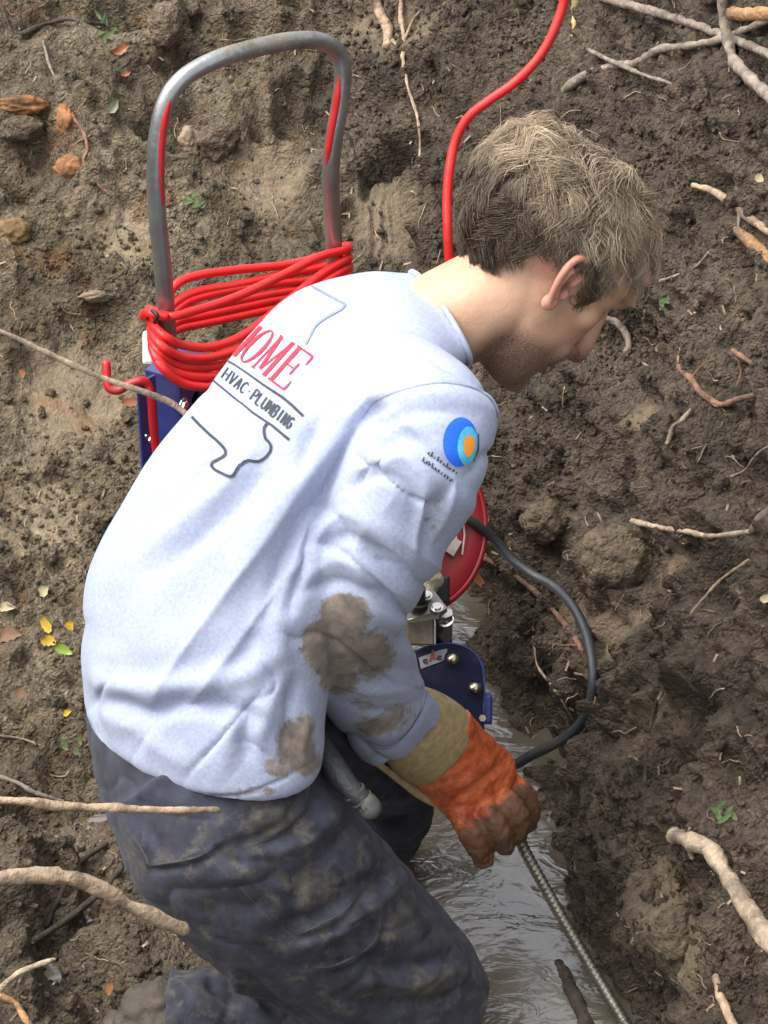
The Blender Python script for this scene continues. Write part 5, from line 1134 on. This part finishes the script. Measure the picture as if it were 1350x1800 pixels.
# ---- gloves
M_CUFF = mat('tan_cotton_cuff', (.54, .41, .21), .85, var=.25, vscale=120, bump=.001, bscale=700, grime=.3, mudcol=(.30, .20, .09))
M_GLOVE = mat('orange_rubber', (.66, .09, .028), .42, var=.30, vscale=45, bump=.0022, bscale=110, mud='mud', mudcol=(.115, .085, .05), mudscale=95, vcol=(.78, .20, .07), coat=.12)
def finger(rows, r): return round_tube(catmull([P(*q_) for q_ in rows], 5), np.interp(np.linspace(0, 1, (len(rows) - 1) * 5 + 1), [0, .5, 1], r) * 3.22 / FPX, 14)
gl = [limb([(764, 1304, 3.145, 82, .6), (790, 1330, 3.165, 78, .52), (822, 1362, 3.19, 78, .46), (850, 1388, 3.21, 78, .42), (866, 1402, 3.218, 64, .42)], 6, 30)]
gl += [finger([(800, 1408, 3.20), (818, 1446, 3.192), (836, 1480, 3.198), (850, 1508, 3.22)], [25, 23, 20]),
       finger([(840, 1408, 3.205), (866, 1440, 3.195), (882, 1468, 3.21), (888, 1488, 3.235)], [24, 22, 18]),
       finger([(872, 1394, 3.21), (902, 1420, 3.205), (914, 1448, 3.222), (910, 1470, 3.245)], [23, 20, 16]),
       finger([(890, 1372, 3.225), (920, 1394, 3.228), (934, 1424, 3.242), (930, 1450, 3.262)], [21, 18, 14]),
       finger([(838, 1350, 3.235), (872, 1392, 3.265), (896, 1430, 3.275), (908, 1462, 3.272)], [26, 22, 18])]
gv, gf_ = remesh(gl, .0026, 3)
gv = folds(gv, gf_, [([(770, 1360), (812, 1338), (850, 1312)], 8, -.003), ([(790, 1390), (840, 1356), (872, 1326)], 9, .004), ([(800, 1404), (846, 1374), (886, 1340)], 7, -.003), ([(820, 1440), (842, 1428)], 7, -.002)])
n_ = normals(gv, gf_); gv = gv + n_ * (fbm(gv * 130, 3, 9) * .0045 + np.clip(.55 - worley(gv * 150, 6), -.2, .5) * .002 * sstep(1300, 1380, proj(gv)[1]))[:, None]
gx, gy, gd = proj(gv)
dist = ((gx - 700) * .62 + (gy - 1260) * .78)            # distance down the hand
glove_t = thing('glove_tmp', P(800, 1350, 3.2), None, None); bpy.data.objects.remove(glove_t)
glove = add('glove', gv, gf_, M_GLOVE, man)
attr(glove, 'mud', np.clip(.36 + .62 * sstep(208, 258, dist + 26 * sstep(820, 760, gx)) + .3 * sstep(3.22, 3.25, gd) - .12 * sstep(70, 40, dist), 0, 1.1))
cuff = limb([(706, 1260, 3.10, 66, .9), (730, 1280, 3.12, 78, .8), (756, 1302, 3.143, 83, .7), (774, 1318, 3.158, 81, .62)], 6, 36); cv_, cf_ = remesh([cuff], .0032, 2)
add('cuff', cv_, cf_, M_CUFF, glove)
add('cuff_strap', *limb([(636, 1322, 3.12, 4, .5), (672, 1348, 3.13, 6, .5), (704, 1372, 3.145, 7, .5), (740, 1398, 3.17, 8, .5), (776, 1416, 3.19, 8, .5)], 6, 14), M_CUFF, glove)
gl2 = [limb([(572, 1165, 3.25, 46, .7), (570, 1195, 3.26, 44, .6), (572, 1225, 3.265, 42, .5), (580, 1250, 3.265, 36, .5)], 5, 24)]
for k, (dx_, ln) in enumerate(((-26, 34), (-9, 42), (9, 44), (26, 38))): gl2.append(finger([(574 + dx_, 1236, 3.262), (580 + dx_, 1250 + ln * .4, 3.265), (590 + dx_, 1246 + ln, 3.285)], [14, 13, 11]))
gl2.append(finger([(600, 1190, 3.262), (624, 1214, 3.27), (632, 1240, 3.28)], [15, 13, 11]))
g2v, g2f = remesh(gl2, .003, 2); g2 = add('glove', g2v, g2f, M_GLOVE, man); attr(g2, 'mud', np.full(len(g2v), .45))

# ---- tool hanging at the belt
M_TOOL = mat('scuffed_grey_plastic', (.022, .025, .028), .55, bump=.002, bscale=150, var=.5, vscale=40, grime=.25, mudcol=(.07, .066, .058))
tool = thing('belt_tool', P(570, 1300, 2.93), 'dark grey scuffed tool handle hanging from the belt under the shirt hem', 'tool')
tp2 = [(540, 1276, 2.965), (562, 1312, 2.932), (588, 1350, 2.908), (612, 1381, 2.898), (636, 1406, 2.896), (646, 1416, 2.896)]
add('handle', *round_tube(catmull([P(*q_) for q_ in tp2], 6), np.interp(np.linspace(0, 1, 31), [0, .4, .6, 1], [.0125, .0125, .0105, .0115]), 16), M_TOOL, tool)
MW_ = mat('worn_white_paint', (.10, .108, .104), .5, var=.5, vscale=60, grime=.5)
for (a, c) in (((622, 1391, 2.897), (0, 0, 0)), ((634, 1403, 2.896), (0, 0, 0))):
    add('band', *tube(np.array([P(*a), P(a[0] + 4, a[1] + 4.5, a[2] + .001)]), .0118, 16), MW_, tool)
add('end_cap', *round_tube(np.array([P(644, 1413, 2.896), P(650, 1420, 2.897)]), .0118, 16), MW_, tool)
